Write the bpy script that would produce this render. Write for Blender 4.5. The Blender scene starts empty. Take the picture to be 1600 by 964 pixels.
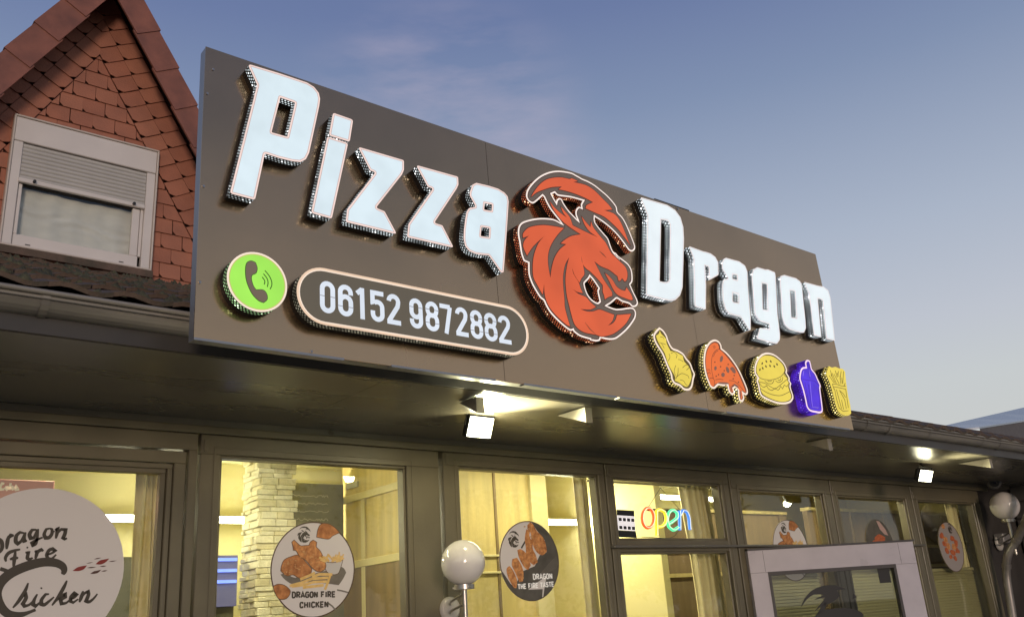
import bpy, math, random
from mathutils import Vector, Matrix
from mathutils.geometry import tessellate_polygon
random.seed(7)
SC = bpy.context.scene
COL = SC.collection
E = 1.6                                   # eye height above the pavement

# ------------------------------------------------------------------ camera
YAW, PITCH, ROLL, FPX = math.radians(40.2991), math.radians(19.02236), math.radians(-3.98655), 1412.4166
def _axes():
    cy, sy, cp, sp = math.cos(YAW), math.sin(YAW), math.cos(PITCH), math.sin(PITCH)
    f = Vector((sy*cp, cy*cp, sp)); r = Vector((cy, -sy, 0)); u = r.cross(f)
    c, s = math.cos(ROLL), math.sin(ROLL)
    return c*r + s*u, -s*r + c*u, f
CR, CU, CF = _axes()
cam_d = bpy.data.cameras.new('camera'); cam = bpy.data.objects.new('camera', cam_d); COL.objects.link(cam)
cam_d.sensor_width = 36; cam_d.lens = 36*FPX/1600; cam_d.clip_start = 0.05; cam_d.clip_end = 2000
m = Matrix((CR, CU, -CF)).transposed().to_4x4(); m.translation = Vector((0, 0, E)); cam.matrix_world = m
SC.camera = cam

# ------------------------------------------------------------------ sky, sun, exposure
SUN_EL, SUN_AZ = math.radians(4.0), math.radians(205)      # azimuth clockwise from +Y: low behind the viewer
W = bpy.data.worlds.new('World'); SC.world = W; W.use_nodes = True
def build_world():
    nt = W.node_tree; N = nt.nodes; L = nt.links; N.clear()
    out = N.new('ShaderNodeOutputWorld'); bg = N.new('ShaderNodeBackground'); bg.inputs[1].default_value = 0.15
    sky = N.new('ShaderNodeTexSky'); sky.sky_type = 'NISHITA'; sky.sun_disc = False
    sky.sun_elevation = SUN_EL; sky.sun_rotation = SUN_AZ; sky.air_density = 1.3; sky.dust_density = 2.2; sky.ozone_density = 1.6
    tc = N.new('ShaderNodeTexCoord'); sep = N.new('ShaderNodeSeparateXYZ'); L.new(tc.outputs['Generated'], sep.inputs[0])
    # thin evening veil: the whole sky pales and warms a little towards the horizon
    ramp = N.new('ShaderNodeValToRGB'); L.new(sep.outputs[2], ramp.inputs[0])
    cr = ramp.color_ramp; cr.elements[0].position = 0.0; cr.elements[0].color = (4.3, 4.1, 3.9, 1)
    cr.elements[1].position = 1.0; cr.elements[1].color = (0.45, 0.70, 1.7, 1)
    for p, c in SKYR:
        e = cr.elements.new(p); e.color = (*c, 1)
    mixr = N.new('ShaderNodeMix'); mixr.data_type = 'RGBA'; mixr.inputs[0].default_value = 0.85
    L.new(sky.outputs[0], mixr.inputs[6]); L.new(ramp.outputs[0], mixr.inputs[7])
    # wisps of pinkish cloud
    mp = N.new('ShaderNodeMapping'); mp.inputs['Scale'].default_value = (1.2, 1.2, 5.0); mp.inputs['Rotation'].default_value = (0.15, -0.1, 0)
    mp.inputs['Location'].default_value = (1.30, 0.4, 0.20)
    L.new(tc.outputs['Generated'], mp.inputs[0])
    nz = N.new('ShaderNodeTexNoise'); nz.inputs['Scale'].default_value = 3.6; nz.inputs['Detail'].default_value = 6; nz.inputs['Roughness'].default_value = 0.55
    L.new(mp.outputs[0], nz.inputs[0])
    cl = N.new('ShaderNodeMapRange'); cl.inputs[1].default_value = 0.44; cl.inputs[2].default_value = 0.70; cl.inputs[4].default_value = 0.50
    L.new(nz.outputs[0], cl.inputs[0])
    # the wisps lie in one drift of the sky, left of centre
    vm = N.new('ShaderNodeVectorMath'); vm.operation = 'DOT_PRODUCT'; vm.inputs[1].default_value = CLOUD; L.new(tc.outputs['Generated'], vm.inputs[0])
    ms = N.new('ShaderNodeMapRange'); ms.interpolation_type = 'SMOOTHSTEP'; ms.inputs[1].default_value = 0.982; ms.inputs[2].default_value = 0.9990; L.new(vm.outputs['Value'], ms.inputs[0])
    mu = N.new('ShaderNodeMath'); mu.operation = 'MULTIPLY'; L.new(cl.outputs[0], mu.inputs[0]); L.new(ms.outputs[0], mu.inputs[1])
    mix2 = N.new('ShaderNodeMix'); mix2.data_type = 'RGBA'; mix2.inputs[7].default_value = (3.6, 3.1, 3.75, 1)
    L.new(mu.outputs[0], mix2.inputs[0]); L.new(mixr.outputs[2], mix2.inputs[6])
    L.new(mix2.outputs[2], bg.inputs[0]); L.new(bg.outputs[0], out.inputs[0])
SKYR = [(0.12, (4.3, 4.35, 4.35)), (0.20, (4.2, 4.4, 4.55)), (0.26, (3.85, 4.05, 4.6)), (0.36, (3.0, 3.4, 4.25)), (0.51, (1.6, 2.05, 3.2)), (0.60, (1.05, 1.4, 2.7)), (0.75, (0.7, 1.0, 2.2))]
_c = (CR*((690-800)/FPX) - CU*((235-482)/FPX) + CF).normalized(); CLOUD = tuple(_c)
build_world()
sl = bpy.data.lights.new('sun', 'SUN'); sl.energy = 1.1; sl.angle = math.radians(12); sl.color = (1.0, 0.80, 0.66)
so = bpy.data.objects.new('sun', sl); COL.objects.link(so)
sdir = Vector((math.sin(SUN_AZ)*math.cos(SUN_EL), math.cos(SUN_AZ)*math.cos(SUN_EL), math.sin(SUN_EL)))
so.rotation_euler = sdir.to_track_quat('Z', 'Y').to_euler(); so.location = (0, 0, 20)
SC.view_settings.view_transform = 'Standard'; SC.view_settings.look = 'None'
SC.view_settings.exposure = 0.0; SC.view_settings.gamma = 1.0
SC.render.engine = 'CYCLES'; SC.cycles.max_bounces = 8; SC.cycles.transparent_max_bounces = 12
SC.cycles.sample_clamp_indirect = 4.0

# ------------------------------------------------------------------ measuring helpers
EYE = Vector((0, 0, E))
def ray(x, y): return CR*((x-800)/FPX) - CU*((y-482)/FPX) + CF
def onY(x, y, Y): r = ray(x, y); return EYE + r*(Y/r.y)
def onX(x, y, X): r = ray(x, y); return EYE + r*(X/r.x)
def onZ(x, y, Z): r = ray(x, y); return EYE + r*((Z-E)/r.z)
def onP(x, y, p, n): r = ray(x, y); return EYE + r*((p-EYE).dot(n)/r.dot(n))
def Zm(x0, y0, s, pts): return [(x0+p[0]/s, y0+p[1]/s) for p in pts]

# sign plane: origin bottom-left corner, u to the right, v up (leaning back 1.5 deg), w out of the panel
LEAN = math.radians(1.535)
SO = Vector((1.011, 2.80, E+0.935)); SU = Vector((1, 0, 0)); SV = Vector((0, math.sin(LEAN), math.cos(LEAN))); SW = Vector((0, -math.cos(LEAN), math.sin(LEAN)))
def S(u, v, w=0): return SO + SU*u + SV*v + SW*w
def uvS(x, y, w=0):
    p = onP(x, y, SO+SW*w, SW) - SO
    return (p.dot(SU), p.dot(SV))
def uvF(x, y, Y): p = onY(x, y, Y); return (p.x, p.z)

# ------------------------------------------------------------------ 2D helpers
def area(p): return 0.5*sum(p[i][0]*p[(i+1) % len(p)][1]-p[(i+1) % len(p)][0]*p[i][1] for i in range(len(p)))
def ccw(p): return p if area(p) > 0 else p[::-1]
def clean(p, eps=1e-5):
    q = []
    for a in p:
        if not q or math.hypot(a[0]-q[-1][0], a[1]-q[-1][1]) > eps: q.append(a)
    if math.hypot(q[0][0]-q[-1][0], q[0][1]-q[-1][1]) <= eps: q.pop()
    return q
def fillet(p, r, seg=4):
    n = len(p); q = []
    for i in range(n):
        a, b, c = Vector(p[i-1]), Vector(p[i]), Vector(p[(i+1) % n])
        d1, d2 = a-b, c-b; l1, l2 = d1.length, d2.length
        if l1 < 1e-6 or l2 < 1e-6: continue
        d1 /= l1; d2 /= l2; ang = math.acos(max(-1, min(1, d1.dot(d2))))
        if ang > math.radians(172): q.append(tuple(b)); continue
        t = min(r/math.tan(ang/2) if ang > 0.02 else r, l1*0.45, l2*0.45)
        s, e = b+d1*t, b+d2*t
        for k in range(seg+1):
            f = k/seg; q.append(tuple(s*(1-f)**2 + b*2*f*(1-f) + e*f*f))
    return clean(q)
def smooth(p, sub=3, closed=True, tip=55):
    """Catmull-Rom through the points, sharp tips kept sharp."""
    n = len(p); P = [Vector(a) for a in p]; q = []
    def sharp(i):
        if not closed and (i <= 0 or i >= n-1): return True
        a, b, c = P[(i-1) % n], P[i % n], P[(i+1) % n]
        d1, d2 = (a-b), (c-b)
        if d1.length < 1e-7 or d2.length < 1e-7: return True
        return math.degrees(d1.angle(d2)) < 180-tip
    m_ = n if closed else n-1
    for i in range(m_):
        p1, p2 = P[i], P[(i+1) % n]
        p0 = P[(i-1) % n] if (closed or i > 0) else p1
        p3 = P[(i+2) % n] if (closed or i+2 < n) else p2
        t1 = (p2-p1)*0.5 if sharp(i) else (p2-p0)*0.5
        t2 = (p2-p1)*0.5 if sharp((i+1) % n if closed else i+1) else (p3-p1)*0.5
        L_ = (p2-p1).length
        if t1.length > L_: t1 *= L_/t1.length
        if t2.length > L_: t2 *= L_/t2.length
        for k in range(sub):
            t = k/sub; h1 = 2*t**3-3*t*t+1; h2 = t**3-2*t*t+t; h3 = -2*t**3+3*t*t; h4 = t**3-t*t
            q.append(tuple(p1*h1+t1*h2+p2*h3+t2*h4))
    if not closed: q.append(tuple(P[-1]))
    return clean(q) if closed else q
def offset(p, d):
    """move a ccw outline inwards by d (negative: outwards); holes are passed ccw with -d"""
    n = len(p); q = []
    for i in range(n):
        a, b, c = Vector(p[i-1]), Vector(p[i]), Vector(p[(i+1) % n])
        e1, e2 = (b-a).normalized(), (c-b).normalized()
        n1, n2 = Vector((-e1.y, e1.x)), Vector((-e2.y, e2.x))
        bis = n1+n2
        if bis.length < 1e-3: bis = n1.copy()
        bis.normalize(); k = max(0.45, bis.dot(n1))
        q.append(tuple(b + bis*(d/k)))
    return q
def tess(outer, holes=()):
    loops = [[Vector((a[0], a[1], 0)) for a in outer]] + [[Vector((a[0], a[1], 0)) for a in h] for h in holes]
    flat = [tuple(v[:2]) for l in loops for v in l]
    tris = []
    for t in tessellate_polygon(loops):
        a, b, c = [flat[i] for i in t]
        ar = (b[0]-a[0])*(c[1]-a[1])-(c[0]-a[0])*(b[1]-a[1])
        if abs(ar) < 1e-12: continue
        tris.append(t if ar > 0 else (t[0], t[2], t[1]))
    return flat, tris
def clip_half(p, a, b, c):       # keep a*x+b*y <= c
    q = []
    for i in range(len(p)):
        s, e = p[i-1], p[i]; ds, de = a*s[0]+b*s[1]-c, a*e[0]+b*e[1]-c
        if (ds <= 0) != (de <= 0):
            t = ds/(ds-de); q.append((s[0]+t*(e[0]-s[0]), s[1]+t*(e[1]-s[1])))
        if de <= 0: q.append(e)
    return q

# ------------------------------------------------------------------ object helpers
WL = {}
def thing(name, label, cat, loc, group=None, kind=None):
    o = bpy.data.objects.new(name, None); COL.objects.link(o); o.location = loc; o.empty_display_size = 0.1
    WL[o.name] = Vector(loc); tag(o, label, cat, group, kind); return o
def tag(o, label=None, cat=None, group=None, kind=None):
    if label: o['label'] = label
    if cat: o['category'] = cat
    if group: o['group'] = group
    if kind: o['kind'] = kind
    return o
class MB:
    def __init__(s): s.v = []; s.f = []; s.m = []; s.uv = {}; s.sm = []
    def add(s, vs, fs, mi=0, smooth=False):
        o = len(s.v); s.v += [Vector(a) for a in vs]
        for f in fs: s.f.append(tuple(i+o for i in f)); s.m.append(mi); s.sm.append(smooth)
        return o
    def quad(s, a, b, c, d, mi=0, uv=None):
        s.add([a, b, c, d], [(0, 1, 2, 3)], mi)
        if uv: s.uv[len(s.f)-1] = uv
    def box(s, a, b, mi=0, bev=0.0):
        (x0, y0, z0), (x1, y1, z1) = a, b
        x0, x1 = min(x0, x1), max(x0, x1); y0, y1 = min(y0, y1), max(y0, y1); z0, z1 = min(z0, z1), max(z0, z1)
        if bev <= 0:
            s.add([(x0, y0, z0), (x1, y0, z0), (x1, y1, z0), (x0, y1, z0), (x0, y0, z1), (x1, y0, z1), (x1, y1, z1), (x0, y1, z1)],
                  [(0, 3, 2, 1), (4, 5, 6, 7), (0, 1, 5, 4), (1, 2, 6, 5), (2, 3, 7, 6), (3, 0, 4, 7)], mi)
        else:
            bev = min(bev, (x1-x0)/3, (y1-y0)/3, (z1-z0)/3); vs = []
            for X, dx in ((x0, 1), (x1, -1)):
                for Y, dy in ((y0, 1), (y1, -1)):
                    for Z, dz in ((z0, 1), (z1, -1)):
                        vs += [(X, Y+dy*bev, Z+dz*bev), (X+dx*bev, Y, Z+dz*bev), (X+dx*bev, Y+dy*bev, Z)]
            import bmesh
            bm = bmesh.new()
            for q in vs: bm.verts.new(q)
            bmesh.ops.convex_hull(bm, input=bm.verts); bmesh.ops.dissolve_limit(bm, angle_limit=0.01, verts=bm.verts, edges=bm.edges)
            bm.verts.index_update()
            s.add([q.co.copy() for q in bm.verts], [tuple(w.index for w in f.verts) for f in bm.faces], mi); bm.free()
        return s
    def obox(s, o, ax, ay, az, mi=0):     # oriented box from corner o along three vectors
        o = Vector(o); P = [o, o+ax, o+ax+ay, o+ay]; P += [q+az for q in P]
        fs = [(0, 3, 2, 1), (4, 5, 6, 7), (0, 1, 5, 4), (1, 2, 6, 5), (2, 3, 7, 6), (3, 0, 4, 7)]
        if ax.cross(ay).dot(az) < 0: fs = [f[::-1] for f in fs]
        s.add(P, fs, mi); return s
    def plate(s, outer, holes, f3, w0, w1, mi=0, ms=None, cap=True, back=False, uvoff=0.0):
        """outline in 2D, extruded from w0 to w1 (w1 is the front); f3(u,v,w)->3D. Sides carry UV in metres (u along outline, v from back)."""
        outer = ccw(clean(outer)); holes = [ccw(clean(h)) for h in holes]
        if cap:
            flat, tr = tess(outer, holes)
            s.add([f3(a[0], a[1], w1) for a in flat], tr, mi)
            if back: s.add([f3(a[0], a[1], w0) for a in flat], [t[::-1] for t in tr], mi)
        if w1 != w0:
            for lp, hole in [(outer, False)] + [(h, True) for h in holes]:
                d = uvoff
                for i in range(len(lp)):
                    a, b = lp[i], lp[(i+1) % len(lp)]; l = math.hypot(b[0]-a[0], b[1]-a[1])
                    q = [f3(a[0], a[1], w0), f3(b[0], b[1], w0), f3(b[0], b[1], w1), f3(a[0], a[1], w1)]
                    uv = [(d, 0), (d+l, 0), (d+l, w1-w0), (d, w1-w0)]
                    if hole: q = q[::-1]; uv = uv[::-1]
                    s.quad(*q, mi=mi if ms is None else ms, uv=uv); d += l
        return s
    def ring(s, outer, inner, f3, w0, w1, mi=0):     # band between two outlines with equal point counts
        n = len(outer)
        for i in range(n):
            j = (i+1) % n; a, b, c, d = outer[i], outer[j], inner[j], inner[i]
            s.quad(f3(*a, w1), f3(*b, w1), f3(*c, w1), f3(*d, w1), mi)
            if w1 != w0:
                s.quad(f3(*a, w0), f3(*b, w0), f3(*b, w1), f3(*a, w1), mi)
                s.quad(f3(*d, w1), f3(*c, w1), f3(*c, w0), f3(*d, w0), mi)
        return s
    def tube(s, pts, r, seg=8, mi=0, caps=True, closed=False, radii=None):
        P = [Vector(a) for a in pts]; n = len(P); rings = []
        up = Vector((0, 0, 1)); prev = None
        for i in range(n):
            t = (P[(i+1) % n]-P[i-1]) if closed else ((P[min(i+1, n-1)]-P[max(i-1, 0)]))
            t.normalize()
            if prev is None:
                a = t.cross(up)
                if a.length < 0.1: a = t.cross(Vector((1, 0, 0)))
            else:
                a = prev - t*prev.dot(t)
            a.normalize(); prev = a; b = t.cross(a); rr = radii[i] if radii else r
            rings.append([P[i]+a*math.cos(2*math.pi*k/seg)*rr+b*math.sin(2*math.pi*k/seg)*rr for k in range(seg)])
        vs = [v for q in rings for v in q]; fs = []
        for i in range(n if closed else n-1):
            for k in range(seg):
                i2 = (i+1) % n; k2 = (k+1) % seg
                fs.append((i*seg+k, i2*seg+k, i2*seg+k2, i*seg+k2)[::-1])
        s.add(vs, fs, mi, True)
        if caps and not closed:
            s.add(rings[0], [tuple(range(seg))], mi); s.add(rings[-1], [tuple(range(seg))[::-1]], mi)
        return s
    def sphere(s, c, r, nu=32, nv=20, mi=0, zmin=-1.0):
        c = Vector(c); vs = []; fs = []
        for j in range(nv+1):
            ph = math.pi*j/nv - math.pi/2
            for i in range(nu):
                th = 2*math.pi*i/nu; vs.append(c+Vector((math.cos(ph)*math.cos(th), math.cos(ph)*math.sin(th), max(zmin, math.sin(ph))))*r)
        for j in range(nv):
            for i in range(nu): fs.append((j*nu+i, j*nu+(i+1) % nu, (j+1)*nu+(i+1) % nu, (j+1)*nu+i))
        s.add(vs, fs, mi, True); return s
    def stroke(s, pts, w, f3, w0, w1, mi=0, taper=None):
        """flat ribbon of width w along a 2D polyline, on the plane f3"""
        P = [Vector(a) for a in pts]; n = len(P); Lf = []; Rt = []
        for i in range(n):
            d1 = (P[i]-P[i-1]).normalized() if i else None; d2 = (P[i+1]-P[i]).normalized() if i < n-1 else None
            if d1 is None: d1 = d2
            if d2 is None: d2 = d1
            nn = Vector((-d1.y-d2.y, d1.x+d2.x))
            if nn.length < 1e-4: nn = Vector((-d1.y, d1.x))
            nn.normalize(); k = max(0.55, nn.dot(Vector((-d1.y, d1.x)))); ww = w*(taper(i/(n-1)) if taper else 1)/2/k
            Lf.append(tuple(P[i]+nn*ww)); Rt.append(tuple(P[i]-nn*ww))
        for i in range(n-1):
            q = [f3(*Rt[i], w1), f3(*Rt[i+1], w1), f3(*Lf[i+1], w1), f3(*Lf[i], w1)]
            s.quad(*q, mi=mi)
            if w1 != w0:
                s.quad(f3(*Rt[i], w0), f3(*Rt[i+1], w0), q[1], q[0], mi=mi); s.quad(q[3], q[2], f3(*Lf[i+1], w0), f3(*Lf[i], w0), mi=mi)
        if w1 != w0:
            s.quad(f3(*Lf[0], w0), f3(*Rt[0], w0), f3(*Rt[0], w1), f3(*Lf[0], w1), mi=mi); s.quad(f3(*Rt[-1], w0), f3(*Lf[-1], w0), f3(*Lf[-1], w1), f3(*Rt[-1], w1), mi=mi)
        return s
    def build(s, name, mats, parent=None, label=None, cat=None, group=None, kind=None, autosmooth=False):
        if not isinstance(mats, (list, tuple)): mats = [mats]
        base = WL[parent.name] if parent is not None else Vector((0, 0, 0))
        me = bpy.data.meshes.new(name); me.from_pydata([tuple(v-base) for v in s.v], [], s.f)
        for q in mats: me.materials.append(q)
        me.polygons.foreach_set('material_index', s.m); me.polygons.foreach_set('use_smooth', s.sm)
        if s.uv:
            ul = me.uv_layers.new(name='UVMap')
            for fi, uv in s.uv.items():
                for li, c in zip(me.polygons[fi].loop_indices, uv): ul.data[li].uv = c
        o = bpy.data.objects.new(name, me); COL.objects.link(o); WL[o.name] = base.copy()
        if parent is not None: o.parent = parent
        me.update()
        return tag(o, label, cat, group, kind)
def f_plain(fn): return fn
def wallF(Y, sgn=-1): return lambda u, v, w: Vector((u, Y+sgn*w, v))     # w grows towards the viewer

# ------------------------------------------------------------------ materials
def nm(name):
    M = bpy.data.materials.new(name); M.use_nodes = True; nt = M.node_tree; b = nt.nodes['Principled BSDF']; return M, nt, b
def mat(name, col, rough=0.6, metal=0.0, noise=0.0, nscale=8.0, bump=0.0, bscale=40.0, emis=None, es=0.0, spec=0.5, col2=None, coat=0.0, detail=4.0, stretch=None):
    M, nt, b = nm(name); N = nt.nodes; L = nt.links
    b.inputs['Base Color'].default_value = (*col, 1); b.inputs['Roughness'].default_value = rough; b.inputs['Metallic'].default_value = metal
    b.inputs['Specular IOR Level'].default_value = spec; b.inputs['Coat Weight'].default_value = coat
    tc = N.new('ShaderNodeTexCoord'); mp = N.new('ShaderNodeMapping'); L.new(tc.outputs['Object'], mp.inputs[0])
    if stretch: mp.inputs['Scale'].default_value = stretch
    if noise > 0 or col2:
        n = N.new('ShaderNodeTexNoise'); n.inputs['Scale'].default_value = nscale; n.inputs['Detail'].default_value = detail; L.new(mp.outputs[0], n.inputs[0])
        r = N.new('ShaderNodeMapRange'); r.inputs[1].default_value = 0.3; r.inputs[2].default_value = 0.7; L.new(n.outputs[0], r.inputs[0])
        mx = N.new('ShaderNodeMix'); mx.data_type = 'RGBA'; L.new(r.outputs[0], mx.inputs[0])
        c2 = col2 if col2 else tuple(c*(1+noise) for c in col)
        c1 = col if col2 else tuple(c*(1-noise) for c in col)
        mx.inputs[6].default_value = (*c1, 1); mx.inputs[7].default_value = (*c2, 1); L.new(mx.outputs[2], b.inputs['Base Color'])
        rr = N.new('ShaderNodeMapRange'); L.new(n.outputs[0], rr.inputs[0]); rr.inputs[1].default_value = 0.3; rr.inputs[2].default_value = 0.7
        rr.inputs[3].default_value = max(0.02, rough-0.08); rr.inputs[4].default_value = min(1, rough+0.08); L.new(rr.outputs[0], b.inputs['Roughness'])
    if bump > 0:
        n2 = N.new('ShaderNodeTexNoise'); n2.inputs['Scale'].default_value = bscale; n2.inputs['Detail'].default_value = 5; L.new(mp.outputs[0], n2.inputs[0])
        bp = N.new('ShaderNodeBump'); bp.inputs['Strength'].default_value = bump; bp.inputs['Distance'].default_value = 0.01; L.new(n2.outputs[0], bp.inputs['Height']); L.new(bp.outputs[0], b.inputs['Normal'])
    if emis: b.inputs['Emission Color'].default_value = (*emis, 1); b.inputs['Emission Strength'].default_value = es
    return M
def lit(name, col, es=1.0, base=0.05, rough=0.35, vary=0.06, vscale=9.0):
    """translucent acrylic lit from behind by LEDs: slight unevenness of the light"""
    M, nt, b = nm(name); N = nt.nodes; L = nt.links
    b.inputs['Base Color'].default_value = (*[c*base for c in col], 1); b.inputs['Roughness'].default_value = rough
    tc = N.new('ShaderNodeTexCoord'); n = N.new('ShaderNodeTexNoise'); n.inputs['Scale'].default_value = vscale; n.inputs['Detail'].default_value = 2
    L.new(tc.outputs['Object'], n.inputs[0])
    r = N.new('ShaderNodeMapRange'); r.inputs[1].default_value = 0.3; r.inputs[2].default_value = 0.7; r.inputs[3].default_value = es*(1-vary); r.inputs[4].default_value = es*(1+vary)
    L.new(n.outputs[0], r.inputs[0]); L.new(r.outputs[0], b.inputs['Emission Strength']); b.inputs['Emission Color'].default_value = (*col, 1)
    return M
def perforated(name, col, hot, es=1.0, band=0.027, pitch=0.0128, rad=0.25, base=(0.012, 0.012, 0.013), spark=7.0, base_em=None):
    """black sheet side wall with rows of small holes lit from inside (UV in metres)"""
    M, nt, b = nm(name); N = nt.nodes; L = nt.links
    b.inputs['Base Color'].default_value = (*base, 1); b.inputs['Roughness'].default_value = 0.6; b.inputs['Specular IOR Level'].default_value = 0.2
    uv = N.new('ShaderNodeUVMap'); uv.uv_map = 'UVMap'; sp = N.new('ShaderNodeSeparateXYZ'); L.new(uv.outputs[0], sp.inputs[0])
    def mth(op, a, c=None, cl=False):
        q = N.new('ShaderNodeMath'); q.operation = op; q.use_clamp = cl
        for i, z in enumerate((a, c)):
            if z is None: continue
            if isinstance(z, (int, float)): q.inputs[i].default_value = z
            else: L.new(z, q.inputs[i])
        return q.outputs[0]
    y = mth('DIVIDE', sp.outputs[1], pitch*0.866); row = mth('FLOOR', y)
    x = mth('ADD', mth('DIVIDE', sp.outputs[0], pitch), mth('MULTIPLY', mth('MODULO', row, 2.0), 0.5)); cx = mth('FLOOR', x)
    fx = mth('SUBTRACT', mth('FRACT', x), 0.5); fy = mth('MULTIPLY', mth('SUBTRACT', mth('FRACT', y), 0.5), 0.866)
    d = mth('SQRT', mth('ADD', mth('MULTIPLY', fx, fx), mth('MULTIPLY', fy, fy)))
    mr = N.new('ShaderNodeMapRange'); L.new(d, mr.inputs[0]); mr.inputs[1].default_value = rad+0.06; mr.inputs[2].default_value = rad-0.06
    mask = mth('MULTIPLY', mr.outputs[0], mth('GREATER_THAN', sp.outputs[1], band))
    cb = N.new('ShaderNodeCombineXYZ'); L.new(cx, cb.inputs[0]); L.new(row, cb.inputs[1])
    wn = N.new('ShaderNodeTexWhiteNoise'); L.new(cb.outputs[0], wn.inputs[0])
    tcc = N.new('ShaderNodeTexCoord')
    ln = N.new('ShaderNodeTexNoise'); ln.inputs['Scale'].default_value = 14; ln.inputs['Detail'].default_value = 1; L.new(tcc.outputs['Object'], ln.inputs[0])
    lo = N.new('ShaderNodeMapRange'); L.new(ln.outputs[0], lo.inputs[0]); lo.inputs[1].default_value = 0.35; lo.inputs[2].default_value = 0.65; lo.inputs[3].default_value = 0.35; lo.inputs[4].default_value = 1.3
    sp_ = mth('MULTIPLY', mth('POWER', wn.outputs[0], 14.0), spark)
    val = mth('MULTIPLY', mth('MULTIPLY', mask, mth("ADD", sp_, 1.05)), mth('MULTIPLY', lo.outputs[0], es))
    mx = N.new('ShaderNodeMix'); mx.data_type = 'RGBA'; L.new(mth('POWER', wn.outputs[0], 6.0), mx.inputs[0]); mx.inputs[6].default_value = (*col, 1); mx.inputs[7].default_value = (*hot, 1)
    L.new(mx.outputs[2], b.inputs['Emission Color']); L.new(val, b.inputs['Emission Strength'])
    if base_em:
        mxs = N.new('ShaderNodeMix'); mxs.data_type = 'RGBA'; L.new(mask, mxs.inputs[0]); mxs.inputs[6].default_value = (*base_em, 1); L.new(mx.outputs[2], mxs.inputs[7])
        L.new(mxs.outputs[2], b.inputs['Emission Color'])
        L.new(mth('MAXIMUM', val, mth('MULTIPLY', lo.outputs[0], 0.8)), b.inputs['Emission Strength'])
    return M
def glass_mat(name, tint=(0.93, 0.95, 0.92), refl=1.0, rough=0.02, bumpy=0.0):
    M = bpy.data.materials.new(name); M.use_nodes = True; nt = M.node_tree; N = nt.nodes; L = nt.links; N.clear()
    o = N.new('ShaderNodeOutputMaterial'); tr = N.new('ShaderNodeBsdfTransparent'); tr.inputs[0].default_value = (*tint, 1)
    gl = N.new('ShaderNodeBsdfGlossy'); gl.inputs['Roughness'].default_value = rough; gl.inputs[0].default_value = (0.9*refl, 0.92*refl, 0.95*refl, 1)
    fr = N.new('ShaderNodeFresnel'); ge = N.new('ShaderNodeNewGeometry'); io = N.new('ShaderNodeMapRange'); io.inputs[3].default_value = 1.45; io.inputs[4].default_value = 1/1.45
    L.new(ge.outputs['Backfacing'], io.inputs[0]); L.new(io.outputs[0], fr.inputs[0]); mx = N.new('ShaderNodeMixShader')
    L.new(fr.outputs[0], mx.inputs[0]); L.new(tr.outputs[0], mx.inputs[1]); L.new(gl.outputs[0], mx.inputs[2]); L.new(mx.outputs[0], o.inputs[0])
    if bumpy:
        tc = N.new('ShaderNodeTexCoord'); n = N.new('ShaderNodeTexNoise'); n.inputs['Scale'].default_value = 1.5; L.new(tc.outputs['Object'], n.inputs[0])
        bp = N.new('ShaderNodeBump'); bp.inputs['Strength'].default_value = bumpy; bp.inputs['Distance'].default_value = 0.02; L.new(n.outputs[0], bp.inputs['Height']); L.new(bp.outputs[0], gl.inputs['Normal'])
    return M

M_panel = mat('sign_panel_composite', (0.49, 0.335, 0.20), rough=0.22, metal=0.97, noise=0.09, nscale=1.7, bump=0.03, bscale=1.6)
M_edge = mat('sign_edge_aluminium', (0.30, 0.31, 0.33), rough=0.4, metal=0.7)
M_black = mat('black_sheet', (0.012, 0.012, 0.013), rough=0.45)
M_face = lit('white_acrylic_lit', (0.70, 0.82, 0.88), 0.98, vary=0.05)
M_face2 = lit('white_acrylic_lit_bright', (0.80, 0.87, 0.90), 1.0, vary=0.03)
M_rim = lit('pale_pink_rim', (0.86, 0.66, 0.60), 0.95, base=0.3)
M_rim2 = lit('rim_inner_line', (0.60, 0.45, 0.42), 0.85, base=0.3)
M_rim_w = lit('pale_white_rim', (0.84, 0.78, 0.76), 1.0, base=0.3)
M_rim2_w = lit('rim_inner_line_grey', (0.50, 0.46, 0.46), 0.9, base=0.3)
M_rim_c = lit('cream_rim', (0.92, 0.76, 0.62), 0.92, base=0.3)
M_rim_d = lit('dragon_rim', (0.92, 0.80, 0.72), 0.95, base=0.3)
M_rim_p = lit('pill_rim', (0.88, 0.64, 0.46), 0.85, base=0.3)
M_pw = perforated('perforated_side_white', (0.75, 0.86, 0.9), (1, 1, 1), 0.95)
M_pwb = perforated('perforated_side_white_bright', (0.80, 0.88, 0.93), (1, 1, 1), 1.35, pitch=0.0172, rad=0.26, band=0.024)
M_pr = perforated('perforated_side_red', (0.72, 0.14, 0.05), (1.0, 0.62, 0.35), 0.75, spark=6)
M_py = perforated('perforated_side_yellow', (0.85, 0.68, 0.18), (1, 0.96, 0.65), 1.4, pitch=0.0165, rad=0.25, band=0.024)
M_pg = perforated('perforated_side_green', (0.45, 0.85, 0.35), (0.8, 1, 0.7), 0.85)
M_pb = perforated('perforated_side_violet', (0.10, 0.03, 0.75), (0.7, 0.6, 1.0), 0.9, pitch=0.0165, band=0.02, spark=9, base=(0.02, 0.005, 0.1), base_em=(0.055, 0.012, 0.42))
M_pp = perforated('perforated_side_pill', (0.42, 0.40, 0.28), (0.8, 0.75, 0.6), 0.7, spark=1.5)
M_red = lit('red_acrylic_lit', (0.72, 0.115, 0.035), 0.95, vary=0.12, vscale=4)
M_redline = lit('dark_red_edge', (0.075, 0.018, 0.010), 0.8)
M_grey = mat('emblem_grey_face', (0.10, 0.078, 0.062), rough=0.3, metal=0.3, emis=(0.105, 0.078, 0.058), es=0.85)
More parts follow.
